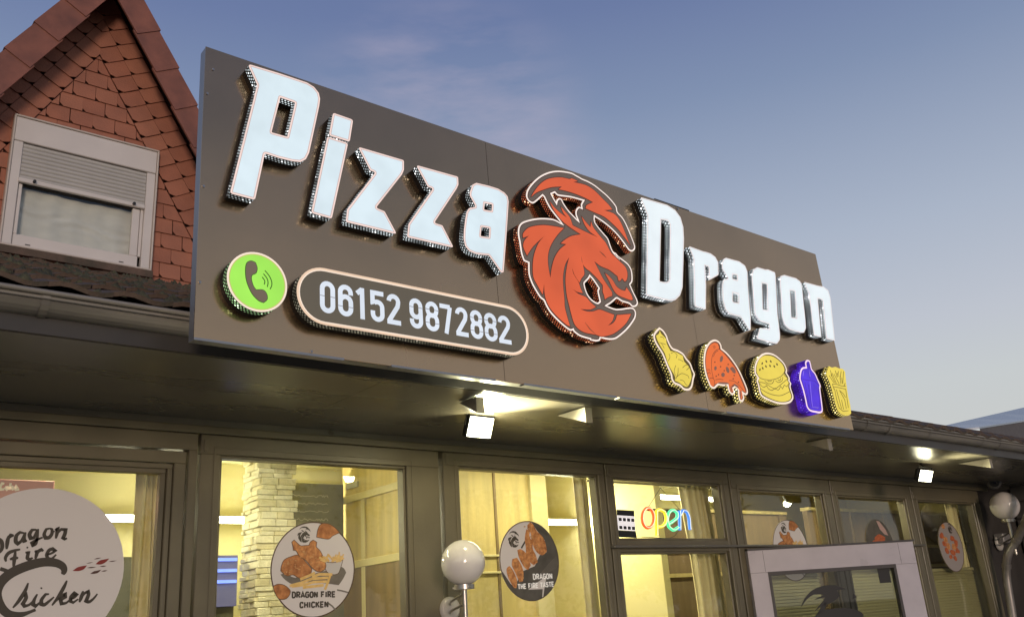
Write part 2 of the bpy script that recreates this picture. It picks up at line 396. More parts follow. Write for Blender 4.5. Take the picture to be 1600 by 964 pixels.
M_pill = mat('plate_face_grey', (0.15, 0.125, 0.09), rough=0.22, metal=0.5, emis=(0.12, 0.10, 0.065), es=0.45)
M_ink = mat('dark_outline_ink', (0.05, 0.03, 0.01), rough=0.5, emis=(0.10, 0.075, 0.015), es=0.9)
M_inkb = mat('dark_green_ink', (0.02, 0.05, 0.005), rough=0.5, emis=(0.03, 0.10, 0.008), es=0.9)
M_inkr = mat('dark_red_ink', (0.05, 0.02, 0.01), rough=0.5, emis=(0.17, 0.045, 0.02), es=0.9)
M_inkg = mat('topping_grey_ink', (0.1, 0.06, 0.05), rough=0.5, emis=(0.19, 0.085, 0.055), es=0.9)
M_yel = lit('yellow_acrylic_lit', (0.80, 0.62, 0.075), 1.0)
M_ora = lit('orange_acrylic_lit', (0.80, 0.155, 0.025), 0.98)
M_vio = lit('violet_acrylic_lit', (0.075, 0.018, 0.68), 1.0, vary=0.2)
M_inkv = mat('violet_dark_ink', (0.02, 0.01, 0.1), rough=0.5, emis=(0.045, 0.008, 0.30), es=0.9)
M_inkv2 = mat('violet_light_line', (0.02, 0.01, 0.1), rough=0.5, emis=(0.42, 0.28, 0.95), es=1.0)
M_grn = lit('green_acrylic_lit', (0.38, 0.86, 0.10), 0.95, vary=0.10, vscale=5)
M_dig = lit('digit_white_lit', (0.72, 0.78, 0.87), 0.98)

M_frame = mat('painted_window_frame', (0.142, 0.124, 0.080), rough=0.38, noise=0.18, nscale=3, bump=0.05, bscale=60)
M_soffit = mat('soffit_board', (0.115, 0.105, 0.085), rough=0.30, noise=0.2, nscale=1.5, bump=0.02, bscale=3, stretch=(0.5, 2, 1))
M_wall = mat('dark_facade_wall', (0.045, 0.040, 0.036), rough=0.6, noise=0.2, nscale=4, bump=0.1)
M_fascia = mat('dark_fascia', (0.05, 0.045, 0.04), rough=0.5, noise=0.2, nscale=4)
M_zinc = mat('zinc_gutter', (0.27, 0.25, 0.215), rough=0.45, metal=0.35, noise=0.25, nscale=6, stretch=(0.4, 1, 3))
M_darktile = mat('weathered_roof_tile', (0.15, 0.095, 0.068), rough=0.85, noise=0.5, nscale=9, bump=0.7, bscale=50, col2=(0.075, 0.062, 0.045))
M_moss = mat('moss_clumps', (0.085, 0.08, 0.04), rough=0.95, noise=0.5, nscale=30, bump=0.9, bscale=120)
M_slate = [mat('red_clay_cladding_tile', (0.39, 0.155, 0.095), rough=0.75, noise=0.12, nscale=6, bump=0.25, bscale=70),
           mat('red_clay_cladding_tile_dark', (0.37, 0.143, 0.087), rough=0.75, noise=0.14, nscale=6, bump=0.25, bscale=70),
           mat('red_clay_cladding_tile_light', (0.41, 0.165, 0.10), rough=0.75, noise=0.12, nscale=6, bump=0.25, bscale=70)]
M_verge = mat('brown_verge_tile', (0.24, 0.09, 0.06), rough=0.6, noise=0.25, nscale=7, bump=0.3, bscale=60)
M_barge = mat('dark_barge_board', (0.05, 0.028, 0.022), rough=0.8)
M_pvc = mat('white_pvc', (0.70, 0.65, 0.60), rough=0.35, noise=0.04, nscale=5)
M_slat = mat('shutter_slat_grey', (0.50, 0.48, 0.44), rough=0.45, noise=0.04)
M_dark = mat('dark_gap', (0.012, 0.011, 0.010), rough=0.8)
M_glass = glass_mat('window_glass', bumpy=0.015)
M_glass_d = glass_mat('shop_glass', tint=(0.93, 0.94, 0.88), bumpy=0.03)
M_steel = mat('brushed_steel', (0.45, 0.43, 0.39), rough=0.3, metal=0.9)
M_globe = mat('opal_globe_glass', (0.72, 0.68, 0.65), rough=0.12, coat=0.4)

# ================================================================== THE ILLUMINATED SIGN
T = 0.058
sign = thing('shop_sign', 'long dark fascia sign with glowing white letters, a red dragon and five food icons', 'shop sign', S(0, 0, 0))
SWID, SHGT = 3.945, 1.137
seams = [uvS(789, 593, 0)[0], uvS(1107, 641, 0)[0]]
xs = [0] + seams + [SWID]
for i in range(3):
    mb = MB(); a, b = xs[i]+(0.0012 if i else 0), xs[i+1]-(0.0012 if i < 2 else 0)
    mb.plate([(a, 0), (b, 0), (b, SHGT), (a, SHGT)], [], S, -0.004-0.0004*i, 0-0.0004*i, 0)
    mb.build('sign_panel', M_panel, sign)
mb = MB()        # folded edge behind the panels and the back frame
mb.plate([(0.001, 0.001), (SWID-0.001, 0.001), (SWID-0.001, SHGT-0.001), (0.001, SHGT-0.001)], [], S, -0.05, -0.006, 0, back=True)
mb.build('sign_back_box', M_edge, sign)
for a, b in ((0.0, 0.55), (0.75, 1.25), (1.4, 1.95), (1.97, 2.6), (2.75, 3.2), (3.3, 3.9)):   # bent cover strips on the lower edge
    mb = MB(); mb.plate([(a, -0.004), (b, -0.005), (b, 0.004), (a, 0.004)], [], S, -0.03, 0.002); mb.build('edge_strip', M_edge, sign)
for u, v in ((0.012, SHGT-0.20), (0.012, 0.56), (0.012, 0.2), (0.42, 0.012), (0.03, SHGT-0.09), (2.62, SHGT-0.012)):
    mb = MB(); mb.plate([(u+0.005*math.cos(k), v+0.005*math.sin(k)) for k in [i*math.pi/4 for i in range(8)]], [], S, 0, 0.003); mb.build('rivet', M_edge, sign)
mb = MB(); mb.plate([(2.44, SHGT), (2.72, SHGT), (2.72, SHGT+0.006), (2.44, SHGT+0.006)], [], S, -0.03, 0.0); mb.build('edge_strip', M_black, sign)

def channel(name, label, outer_px, holes_px, side, face, rims, rimw=0.008, r=0.010, organic=False, facecol=None, t=T):
    o2 = ccw([uvS(x, y, t) for x, y in outer_px]); h2 = [ccw([uvS(x, y, t) for x, y in h]) for h in holes_px]
    if organic: o2 = ccw(smooth(o2)); h2 = [ccw(smooth(h)) for h in h2]
    elif r > 0: o2 = ccw(fillet(o2, r)); h2 = [ccw(fillet(h, r*0.35, 2)) for h in h2]
    p = MB().plate(o2, h2, S, 0.0, t-0.001, ms=0).build(name, side, sign, label=label)
    k1, k2 = rimw*0.66, rimw
    oa, ob = offset(o2, k1), offset(o2, k2); ha, hb = [offset(h, -k1) for h in h2], [offset(h, -k2) for h in h2]
    rm = MB()
    for A, B, mi in [(o2, oa, 0), (oa, ob, 1)] + [(q, h, 0) for q, h in zip(ha, h2)] + [(q, h, 1) for q, h in zip(hb, ha)]:
        rm.ring(A, B, S, t, t+0.0015, mi)
    rm.build('rim', list(rims), p)
    MB().plate(ob, hb, S, t, t+0.0008, 0).build('lit_face', face, p)
    return p, o2, h2

q = lambda x0, y0, s, *pts: Zm(x0, y0, s, pts)
PW = (M_rim, M_rim2); PW2 = (M_rim_w, M_rim2_w)
channel('letter', 'tallest glowing white letter P with pink rim, first on the sign',
        q(340, 90, 4.0167, (188, 42), (380, 100), (560, 160), (605, 188), (634, 225), (642, 262), (637, 305), (605, 455), (573, 600), (553, 640), (520, 657), (470, 652), (380, 630), (296, 602), (234, 894), (77, 853), (248, 172)),
        [q(340, 90, 4.0167, (393, 252), (487, 285), (437, 500), (337, 472))], M_pw, M_face, PW)
pi_, _, _ = channel('letter', 'glowing white letter i beside the tall P',
        q(470, 170, 4.59, (190, 202), (338, 249), (221, 789), (74, 748)), [], M_pw, M_face, PW)
channel('letter_dot', 'square glowing dot of the letter i', q(470, 170, 4.59, (231, 32), (374, 82), (349, 239), (201, 193)), [], M_pw, M_face, PW)
channel('letter', 'glowing white letter z, the left one of the pair',
        q(470, 170, 4.59, (411, 276), (738, 372), (738, 440), (724, 474), (537, 712), (600, 738), (687, 900), (322, 812), (333, 722), (536, 457), (497, 443)), [], M_pw, M_face, PW, r=0.007)
channel('letter', 'glowing white letter z, the right one of the pair',
        q(620, 250, 6.43, (194, 55), (614, 172), (617, 250), (600, 290), (373, 634), (456, 660), (569, 882), (103, 776), (117, 645), (365, 288), (312, 272)), [], M_pw, M_face, PW, r=0.007)
channel('letter', 'glowing white letter a left of the dragon',
        q(700, 270, 6.027, (265, 98), (380, 125), (470, 153), (530, 190), (560, 225), (569, 275), (558, 450), (545, 640), (521, 938), (500, 941), (385, 779), (320, 773), (262, 765), (200, 738), (162, 692), (147, 625), (150, 540), (162, 440), (175, 370), (197, 336), (262, 322), (204, 215), (207, 180), (230, 115)),
        [q(700, 270, 6.027, (343, 287), (415, 300), (410, 362), (338, 350)), q(700, 270, 6.027, (315, 510), (390, 522), (385, 610), (305, 598))], M_pw, M_face, PW, r=0.008, rimw=0.008)
channel('letter', 'tall glowing white letter D right of the dragon',
        q(980, 300, 4.82, (99, 41), (300, 100), (360, 138), (400, 192), (421, 265), (426, 350), (421, 540), (415, 720), (396, 780), (360, 815), (318, 820), (142, 778), (152, 175)),
        [q(980, 300, 4.82, (254, 208), (305, 215), (322, 245), (320, 450), (318, 655), (308, 675), (285, 682), (243, 672))], M_pwb, M_face2, PW2, rimw=0.006, r=0.008)
channel('letter', 'glowing white letter r after the tall D',
        q(980, 300, 4.82, (463, 409), (575, 450), (590, 452), (626, 464), (662, 490), (684, 530), (686, 626), (618, 664), (614, 565), (583, 553), (592, 700), (590, 884), (508, 861), (500, 500)), [], M_pwb, M_face2, PW2, rimw=0.0055, r=0.006)
channel('letter', 'glowing white letter a with two small square holes, between r and g',
        q(1100, 390, 6.025, (205, 79), (330, 113), (385, 153), (407, 210), (412, 330), (425, 500), (438, 640), (437, 755), (425, 757), (345, 632), (240, 607), (200, 562), (178, 480), (170, 330), (183, 283), (228, 272), (170, 180), (172, 120), (185, 90)),
        [q(1100, 390, 6.025, (267, 231), (313, 242), (313, 291), (267, 276)), q(1100, 390, 6.025, (268, 405), (325, 420), (325, 505), (270, 490))], M_pwb, M_face2, PW2, rimw=0.0055, r=0.006)
channel('letter', 'glowing white letter g with its tail below the others',
        q(1100, 390, 6.025, (500, 167), (580, 190), (600, 188), (665, 215), (672, 250), (690, 600), (714, 800), (711, 850), (685, 886), (650, 880), (495, 838), (525, 737), (616, 748), (614, 700), (525, 672), (480, 612), (462, 430), (449, 250), (461, 192)),
        [q(1100, 390, 6.025, (545, 312), (593, 325), (600, 575), (552, 562))], M_pwb, M_face2, PW2, rimw=0.0055, r=0.006)
channel('letter', 'glowing white letter o, second to last on the sign',
        q(1200, 420, 6.883, (175, 68), (300, 103), (347, 140), (364, 200), (383, 380), (402, 560), (406, 640), (385, 686), (350, 686), (230, 652), (180, 602), (158, 540), (143, 350), (129, 170), (131, 98), (145, 75)),
        [q(1200, 420, 6.883, (235, 228), (290, 242), (308, 530), (250, 520))], M_pwb, M_face2, PW2, rimw=0.0055, r=0.006)
channel('letter', 'glowing white letter n at the right end of the sign',
        q(1200, 420, 6.883, (387, 142), (535, 183), (595, 193), (645, 233), (669, 310), (717, 773), (628, 751), (587, 332), (533, 315), (572, 736), (494, 713), (441, 265), (432, 245)), [], M_pwb, M_face2, PW2, rimw=0.0055, r=0.006)

# ---- phone badge
ppx = q(330, 380, 7.415, (177, 430), (200, 300), (300, 170), (470, 105), (620, 130), (760, 220), (855, 370), (880, 490), (865, 600), (790, 730), (690, 790), (600, 803), (480, 775), (330, 670), (215, 540))
pu = [uvS(x, y, T) for x, y in ppx]; pc = (sum(a[0] for a in pu)/len(pu), sum(a[1] for a in pu)/len(pu))
pcx = (min(a[0] for a in pu)+max(a[0] for a in pu))/2; pcv = (min(a[1] for a in pu)+max(a[1] for a in pu))/2
pr = ((max(a[0] for a in pu)-min(a[0] for a in pu))+(max(a[1] for a in pu)-min(a[1] for a in pu)))/4
def circ(cx, cy, r, n=48): return [(cx+r*math.cos(2*math.pi*k/n), cy+r*math.sin(2*math.pi*k/n)) for k in range(n)]
def round_plate(name, label, o2, side, face, rims, rimw, t=T):
    p = MB().plate(o2, [], S, 0, t-0.001).build(name, side, sign, label=label)
    oa, ob = offset(o2, rimw*0.66), offset(o2, rimw); rm = MB(); rm.ring(o2, oa, S, t, t+0.0015, 0); rm.ring(oa, ob, S, t, t+0.0015, 1); rm.build('rim', list(rims), p)
    MB().plate(ob, [], S, t, t+0.0008).build('lit_face', face, p); return p
badge = round_plate('phone_badge', 'round bright green badge with a telephone handset', circ(pcx, pcv, pr), M_pg, M_grn, (M_rim_c, mat('rim_inner_olive', (0.2, 0.2, 0.05), emis=(0.50, 0.50, 0.16), es=0.9)), 0.010)
hs = ccw(smooth([uvS(x, y, T+0.001) for x, y in q(330, 380, 7.415, (400, 300), (415, 232), (462, 209), (510, 228), (530, 290), (515, 345), (470, 368), (463, 420), (487, 500), (520, 545), (600, 545), (640, 590), (645, 650), (605, 685), (550, 663), (480, 590), (430, 490), (405, 400))]))
MB().plate(hs, [], S, T+0.0008, T+0.0022).build('handset_mark', mat('handset_brown', (0.10, 0.075, 0.05), rough=0.3, emis=(0.135, 0.10, 0.07), es=0.8), badge)
mb = MB(); mb.ring(offset(hs, -0.0025), hs, S, T+0.0008, T+0.0015); mb.build('handset_edge', M_inkb, badge)
mb = MB()
for arc in (((620, 318), (670, 380), (697, 440), (700, 490), (680, 535)), ((603, 355), (645, 410), (657, 460), (648, 508)), ((588, 393), (612, 425), (620, 450), (612, 480))):
    mb.stroke(smooth([uvS(x, y, T) for x, y in q(330, 380, 7.415, *arc)], closed=False), 0.0034, S, T+0.0008, T+0.0016)
mb.build('sound_waves', M_inkb, badge)

# ---- number plate with the telephone number
ul = uvS(450+92/6.885, 410+300/6.885, T)[0]; ur = uvS(620+1495/7.27, 440+600/7.27, T)[0]
vt = uvS(450+700/6.885, 410+128/6.885, T)[1]; vb = uvS(620+400/7.27, 440+690/7.27, T)[1]
vr = (vt-vb)/2; vm = (vt+vb)/2
stad = [(ur-vr+vr*math.cos(a), vm+vr*math.sin(a)) for a in [(-90+180*k/20)*math.pi/180 for k in range(21)]] + [(ul+vr+vr*math.cos(a), vm+vr*math.sin(a)) for a in [(90+180*k/20)*math.pi/180 for k in range(21)]]
plate_ = round_plate('number_plate', 'long rounded grey plate with a glowing beige rim and a telephone number', stad, M_pp, M_pill, (M_rim_p, M_rim_c), 0.012)
dt = uvS(450+420/6.885, 410+207/6.885, T)[1]; db = uvS(450+420/6.885, 410+553/6.885, T)[1]
dv1 = (uvS(620+1200/7.27, 440+385/7.27, T)[1]+dt)/2; dv0 = (uvS(620+1240/7.27, 440+700/7.27, T)[1]+db)/2
H_ = dv1-dv0
def arcp(cx, cy, rx, ry, a0, a1, n=10): return [(cx+rx*math.cos(math.radians(a0+(a1-a0)*k/n)), cy+ry*math.sin(math.radians(a0+(a1-a0)*k/n))) for k in range(n+1)]
# digits drawn in a cell 1 wide x 1 high (height 1), stroke centre lines
def digit_strokes(d, w, t):
    # w: width/height of the glyph, t: stroke thickness in heights; coordinates in heights
    l, r, b, top, h = t/2, w-t/2, t/2, 1-t/2, w/2; R = (w-t)/2; m = 0.5
    if d == '0': return [arcp(h, top-R, R, R, 180, 0)+arcp(h, b+R, R, R, 0, -180)+[(l, top-R)]]
    if d == '1': return [[(w*0.62, 0), (w*0.62, 1)], [(w*0.62, 0.955), (w*0.05, 0.80)]]
    if d == '2': return [arcp(h, top-R, R, R, 180, -12)+[(r*0.93, 0.60), (l*1.1, t*0.9), (l*1.1, b)], [(0, b), (w, b)]]
    if d == '5': return [[(w*0.96, top), (l, top), (l, 0.57), (l+0.01, 0.545)], arcp(h, 0.64-R, R, R, 130, 0)+arcp(h, b+R, R, R, 0, -180)+[(l, b+R+0.10)]]
    if d == '6': return [[(r, top-R-0.06)]+arcp(h, top-R, R, R, 0, 180)+arcp(h, b+R, R, R, 180, 360)+arcp(h, 0.62-R, R, R, 0, 160)]
    if d == '9': return [[(l, b+R+0.06)]+arcp(h, b+R, R, R, 180, 360)+arcp(h, top-R, R, R, 0, 180)+arcp(h, 0.38+R, R, R, 180, 340)]
    if d == '7': return [[(0, top), (w-t*0.45, top)], [(r+0.01, top), (w*0.45, 0)]]
    if d == '8': return [arcp(h, top-R, R, R, 180, 0)+arcp(h, 0.55+R*0.8, R*0.97, R*0.95, 0, -180)+[(l, top-R)], arcp(h, 0.47-R*0.6, R*1.05, R, 180, 0)+arcp(h, b+R, R*1.05, R, 0, -180)+[(l-R*0.05, 0.47-R*0.6)]]
cells = [('0', 0, 342, 505), ('6', 0, 538, 698), ('1', 0, 738, 835), ('5', 0, 888, 1035), ('2', 0, 1065, 1210)] + [(c, 1, a, b) for c, a, b in (('9', 145, 292), ('8', 328, 473), ('7', 493, 628), ('2', 668, 805), ('8', 838, 972), ('8', 998, 1135), ('2', 1155, 1290))]
M_stencil = mat('stencil_gap', (0.1, 0.1, 0.1), emis=(0.16, 0.15, 0.17), es=0.8)
for ch, im, a, b in cells:
    ymid = 210+0.235*(a-342)+175 if im == 0 else 370+0.195*(a-145)
    f_ = (lambda x: uvS(450+x/6.885, 410+ymid/6.885, T)[0]) if im == 0 else (lambda x: uvS(620+x/7.27, 440+ymid/7.27, T)[0])
    u0, u1 = f_(a), f_(b); w = (u1-u0)/H_; t = 0.150
    mb = MB()
    for st in digit_strokes(ch, w, t):
        mb.stroke([(u0+x*H_, dv0+y*H_) for i, (x, y) in enumerate(st) if i == 0 or math.hypot(x-st[i-1][0], y-st[i-1][1]) > 1e-4], t*H_, S, T+0.0008, T+0.0016+0.0001*random.random())
    dg = mb.build('digit', M_dig, plate_, label='glowing white digit %s' % ch)
    mb = MB(); cuts = {'0': [0.52], '6': [0.30], '9': [0.70], '8': [0.27, 0.72]}.get(ch, [])
    for c in cuts:
        for xa, xb in ((-0.02, t+0.01), (w-t-0.01, w+0.02)):
            mb.stroke([(u0+xa*H_, dv0+c*H_), (u0+xb*H_, dv0+c*H_)], 0.0022, S, T+0.0008, T+0.0021)
    if cuts: mb.build('stencil_cut', M_stencil, plate_)

# ---- dragon emblem
d1 = lambda *p: Zm(800, 260, 6.886, p); d2 = lambda *p: Zm(880, 270, 6.886, p); d3 = lambda *p: Zm(800, 330, 6.025, p); d4 = lambda *p: Zm(880, 370, 5.672, p); d5 = lambda *p: Zm(820, 430, 8.033, p)
outer = (d1((150, 320), (165, 250), (230, 165), (310, 100), (400, 62), (480, 50), (560, 55), (640, 72)) +
  d2((130, 25), (172, 48), (200, 65), (260, 90), (330, 130), (400, 185), (470, 245), (530, 310), (572, 370), (583, 425), (630, 475), (670, 540), (710, 630), (750, 730), (771, 795), (765, 830), (740, 848), (712, 840), (690, 815), (640, 745), (580, 670), (510, 600), (430, 535), (338, 475),
     (340, 530), (380, 590), (430, 650), (480, 710), (505, 780), (535, 850), (590, 915)) +
  d4((440, 130), (510, 190), (570, 238), (602, 290), (612, 350), (610, 400), (592, 425), (620, 490), (650, 550), (660, 590), (645, 617), (612, 621), (585, 595), (520, 575), (477, 548), (455, 562), (420, 592), (385, 612),
     (470, 640), (590, 626), (622, 635), (642, 670), (637, 720), (600, 780), (560, 828), (510, 873), (460, 907), (400, 912), (330, 897), (322, 920), (290, 927), (240, 917)) +
  d5((820, 806), (690, 766), (612, 708), (604, 690), (570, 697), (500, 650), (400, 560), (310, 460), (258, 370), (236, 320), (190, 282), (120, 170)) +
  d3((180, 670), (155, 590), (152, 488), (110, 470), (85, 400), (68, 290), (55, 220), (60, 150), (90, 108), (150, 85), (240, 68), (330, 68), (400, 80), (466, 118)) +
  d1((420, 475), (375, 400), (345, 335), (330, 318), (255, 385), (220, 401), (175, 375)))
holeA = d1((425, 302), (460, 287), (492, 317), (600, 332)) + d2((100, 272), (210, 303), (190, 340), (195, 378), (165, 368), (136, 400), (132, 450), (156, 513), (110, 465), (50, 400), (0, 325)) + d1((535, 355), (505, 343), (480, 362), (473, 388), (445, 340))
holeD = d4((236, 352), (265, 385), (312, 455), (303, 480), (313, 530), (322, 570), (300, 585), (250, 555), (210, 500), (187, 420), (202, 398), (226, 372))
drg, dro, drh = channel('dragon_emblem', 'big glowing red dragon head emblem with a cream outline in the middle of the sign', outer, [holeA, holeD], M_pr, M_grey, (M_rim_d, M_redline), rimw=0.0112, organic=True)
R1 = (d1((205, 330), (240, 270), (300, 195), (370, 145), (450, 125), (530, 122), (620, 140)) + d2((90, 62), (155, 92), (105, 103), (240, 135), (330, 190), (420, 280), (490, 350), (525, 398), (436, 405), (540, 440), (600, 505), (650, 610), (700, 740), (722, 783), (680, 725), (600, 620), (520, 540), (440, 475), (340, 430), (240, 385), (250, 352), (320, 320), (240, 275), (120, 225), (0, 190)) + d1((500, 250), (535, 220), (430, 225), (330, 255), (260, 285)))
R2 = (d3((103, 212), (150, 160), (220, 140), (300, 133), (400, 145), (487, 162), (430, 220), (370, 310), (340, 400), (338, 500), (360, 632), (372, 540), (400, 440), (450, 360), (510, 312), (458, 304), (500, 268), (560, 235), (647, 220)) +
  d1((620, 655), (540, 590), (490, 530), (440, 460), (408, 383), (450, 440), (520, 505), (592, 556), (550, 500), (526, 438), (570, 490), (620, 550)) +
  d2((100, 568), (200, 618), (300, 665), (374, 694), (290, 640), (230, 560), (197, 474), (240, 530), (292, 588), (298, 528), (325, 595), (400, 690), (455, 755), (505, 850), (560, 935)) +
  d4((430, 150), (500, 220), (550, 270), (568, 330), (560, 385), (543, 397), (520, 365), (507, 388), (490, 392), (480, 350), (460, 335), (440, 318), (400, 290), (330, 260), (273, 216), (310, 290), (345, 360), (390, 430), (430, 490), (432, 525), (400, 535), (368, 555), (360, 515), (350, 490), (350, 430), (300, 370), (240, 310), (195, 275), (165, 225), (158, 165), (172, 240), (186, 330), (160, 370), (143, 408), (100, 340), (75, 270), (90, 330), (135, 405), (150, 450), (172, 500), (120, 488), (78, 460), (130, 505), (200, 535), (240, 580), (288, 622), (240, 645), (148, 640), (210, 662), (270, 660), (320, 645), (390, 670), (450, 692), (435, 745), (395, 788), (440, 765), (465, 730), (475, 694), (600, 684), (560, 760), (500, 820), (430, 865), (340, 883), (290, 868)) +
  d5((760, 722), (680, 680), (620, 610), (585, 500), (555, 380), (525, 250), (510, 100)) + d3((505, 600), (520, 500), (538, 433), (500, 500), (480, 600), (480, 700), (492, 830)) + d5((500, 400), (535, 540), (566, 640)) +
  d5((530, 628), (450, 560), (360, 470), (290, 370), (250, 250), (240, 100), (225, 235)) + d3((285, 783), (240, 700), (200, 620), (195, 500), (210, 400), (250, 300), (303, 235), (200, 330), (140, 418), (105, 335), (118, 275), (158, 233), (103, 252)))
R3 = d4((370, 325), (410, 400), (450, 480), (490, 520), (550, 545), (600, 562), (616, 556), (600, 510), (560, 450), (548, 480), (510, 470), (470, 440), (440, 390), (400, 345))
mbr = MB(); mbe = MB()
DR = []
for R_ in (R1, R2, R3):
    p2 = ccw(smooth([uvS(x, y, T+0.001) for x, y in R_], sub=3, tip=50)); DR.append(p2)
    mbr.plate(p2, [], S, T+0.0008, T+0.0024)
    mbe.ring(offset(p2, -0.0034), p2, S, T+0.0008, T+0.0018)
mbr.build('red_skin_panels', M_red, drg); mbe.build('dark_contour', M_redline, drg)
mb = MB()
for st, w in ((((318, 130), (350, 158), (380, 188)), 0.007), (((190, 760), (230, 815), (285, 866)), 0.005)):
    mb.stroke([uvS(x, y, T) for x, y in d4(*st)], w, S, T+0.002, T+0.003, taper=lambda s: 1-0.8*abs(2*s-1))
mb.build('crease_lines', M_inkr, drg)

# ---- food icons
def inkpart(parent, lines, z, width, m, name='line_drawing', s_=True, w1=0.0022):
    mb = MB()
    for l in lines:
        pts = [uvS(x, y, T) for x, y in Zm(*z, l)]
        if s_ and len(pts) > 2: pts = smooth(pts, closed=False)
        mb.stroke(pts, width, S, T+0.0008, T+w1)
    return mb.build(name, m, parent)
def blob(z, cx, cy, rx, ry, rot=0, n=12):
    return [uvS(x, y, T) for x, y in Zm(*z, [(cx+rx*math.cos(a)*math.cos(rot)-ry*math.sin(a)*math.sin(rot), cy+rx*math.cos(a)*math.sin(rot)+ry*math.sin(a)*math.cos(rot)) for a in [2*math.pi*k/n for k in range(n)]])]
def icon(name, label, z, outer, inner, side, fill, rims, back=None, rimw=0.0150, inkm=None):
    p, o2, _ = channel(name, label, Zm(*z, outer), [], side, back or inkm, rims, rimw=rimw, organic=True)
    if inner:
        i2 = ccw(smooth([uvS(x, y, T) for x, y in Zm(*z, inner)])); MB().plate(i2, [], S, T+0.0008, T+0.0018).build('colour_fill', fill, p)
    return p
RC = (M_rim_c, M_ink)
z = (1000, 500, 8.03)
ck = icon('drumstick_icon', 'glowing yellow chicken drumstick icon, first in the food row', z,
  [(240, 92), (290, 130), (335, 200), (350, 250), (400, 345), (470, 375), (540, 420), (580, 480), (630, 540), (660, 620), (686, 680), (672, 740), (652, 840), (615, 882), (550, 877), (500, 830), (430, 800), (393, 740), (383, 680), (338, 580), (278, 430), (228, 350), (183, 270), (166, 190), (200, 130)],
  [(245, 133), (235, 172), (200, 195), (215, 250), (262, 340), (310, 420), (350, 550), (400, 640), (440, 715), (435, 760), (490, 785), (560, 832), (598, 830), (635, 755), (642, 690), (612, 590), (552, 522), (535, 450), (440, 400), (380, 390), (330, 290), (322, 235), (262, 172)], M_py, M_yel, RC, inkm=M_ink)
inkpart(ck, [[(240, 280), (270, 300), (300, 355)], [(360, 425), (372, 470), (350, 512)], [(385, 418), (425, 400), (462, 440), (450, 480)], [(475, 495), (505, 500), (540, 525)], [(445, 570), (425, 640), (442, 700)], [(450, 720), (520, 670), (600, 700), (612, 735)], [(530, 600), (570, 565), (605, 565), (612, 600), (580, 628)], [(500, 750), (545, 765), (565, 800), (592, 820)], [(475, 600), (472, 670), (445, 740)], [(265, 292), (300, 300), (318, 310)], [(250, 215), (280, 215), (300, 240)]], z, 0.0026, M_ink)
z = (1080, 520, 8.03)
pz = icon('pizza_icon', 'glowing orange pizza slice icon with dripping cheese', z,
  [(290, 84), (340, 104), (372, 150), (380, 195), (440, 245), (505, 320), (580, 430), (640, 550), (702, 700), (707, 760), (682, 782), (652, 765), (662, 830), (640, 869), (603, 852), (588, 780), (585, 712), (555, 685), (528, 705), (546, 760), (515, 784), (473, 740), (453, 662), (400, 668), (340, 658), (290, 702), (243, 682), (213, 620), (183, 540), (158, 420), (156, 300), (178, 190), (230, 110)],
  [(290, 125), (330, 137), (345, 180), (345, 205), (400, 250), (480, 340), (560, 450), (610, 560), (660, 680), (682, 747), (640, 725), (625, 722), (640, 780), (628, 838), (607, 800), (603, 720), (540, 655), (505, 660), (522, 730), (500, 745), (480, 700), (470, 640), (400, 645), (330, 632), (300, 642), (270, 672), (237, 652), (215, 560), (190, 470), (180, 340), (200, 220), (240, 150)], M_py, M_ora, (M_rim_c, M_inkr), inkm=M_inkr)
inkpart(pz, [[(345, 205), (300, 225), (262, 290), (250, 380), (255, 480), (275, 575)], [(335, 225), (300, 245), (275, 300)], [(350, 200), (420, 270), (500, 370), (580, 490), (640, 620), (670, 700)], [(195, 465), (225, 460), (235, 480)], [(200, 510), (225, 495), (240, 515)], [(268, 165), (285, 185), (282, 200)], [(285, 160), (298, 175), (294, 192)], [(300, 590), (350, 582), (400, 590)], [(470, 598), (530, 605), (590, 650), (650, 720)], [(228, 570), (265, 565), (290, 600), (285, 650)]], z, 0.0028, M_inkr)
mb = MB()
for b in ((375, 328, 18, 40, .2), (300, 445, 15, 26, .1), (395, 527, 22, 27, 0), (452, 465, 18, 40, -.3), (525, 468, 22, 46, -.5), (495, 455, 8, 18, -.4)):
    mb.plate(smooth(ccw(blob(z, *b)), 2), [], S, T+0.0018, T+0.0028)
for b in ((400, 632, 70, 14, .05), (560, 665, 40, 12, .6), (498, 700, 8, 36, -.1), (617, 770, 7, 45, 0)): mb.plate(ccw(blob(z, *b)), [], S, T+0.0018, T+0.0024)
mb.build('toppings', M_inkg, pz)
mb = MB()
for x, y in ((293, 368), (365, 425), (460, 397), (338, 525), (310, 545), (523, 577), (588, 620), (410, 475), (535, 535), (430, 660)): mb.plate(ccw(blob(z, x, y, 8, 9)), [], S, T+0.0018, T+0.0026)
mb.build('spice_dots', M_inkr, pz)
z = (1160, 540, 8.767)
bg_ = icon('burger_icon', 'glowing yellow burger icon in the middle of the food row', z,
  [(330, 96), (420, 113), (500, 168), (572, 245), (607, 330), (603, 372), (642, 440), (642, 480), (667, 520), (657, 570), (692, 680), (692, 730), (652, 782), (570, 802), (470, 792), (350, 747), (258, 692), (228, 620), (213, 540), (193, 480), (208, 440), (168, 380), (166, 290), (198, 190), (258, 120)],
  [(330, 135), (415, 150), (490, 200), (550, 265), (573, 330), (560, 378), (615, 445), (612, 478), (637, 520), (625, 570), (665, 685), (660, 722), (630, 750), (560, 768), (480, 758), (370, 718), (285, 668), (250, 610), (238, 545), (218, 480), (232, 440), (195, 370), (192, 290), (222, 200), (270, 150)], M_py, M_yel, RC, inkm=M_ink)
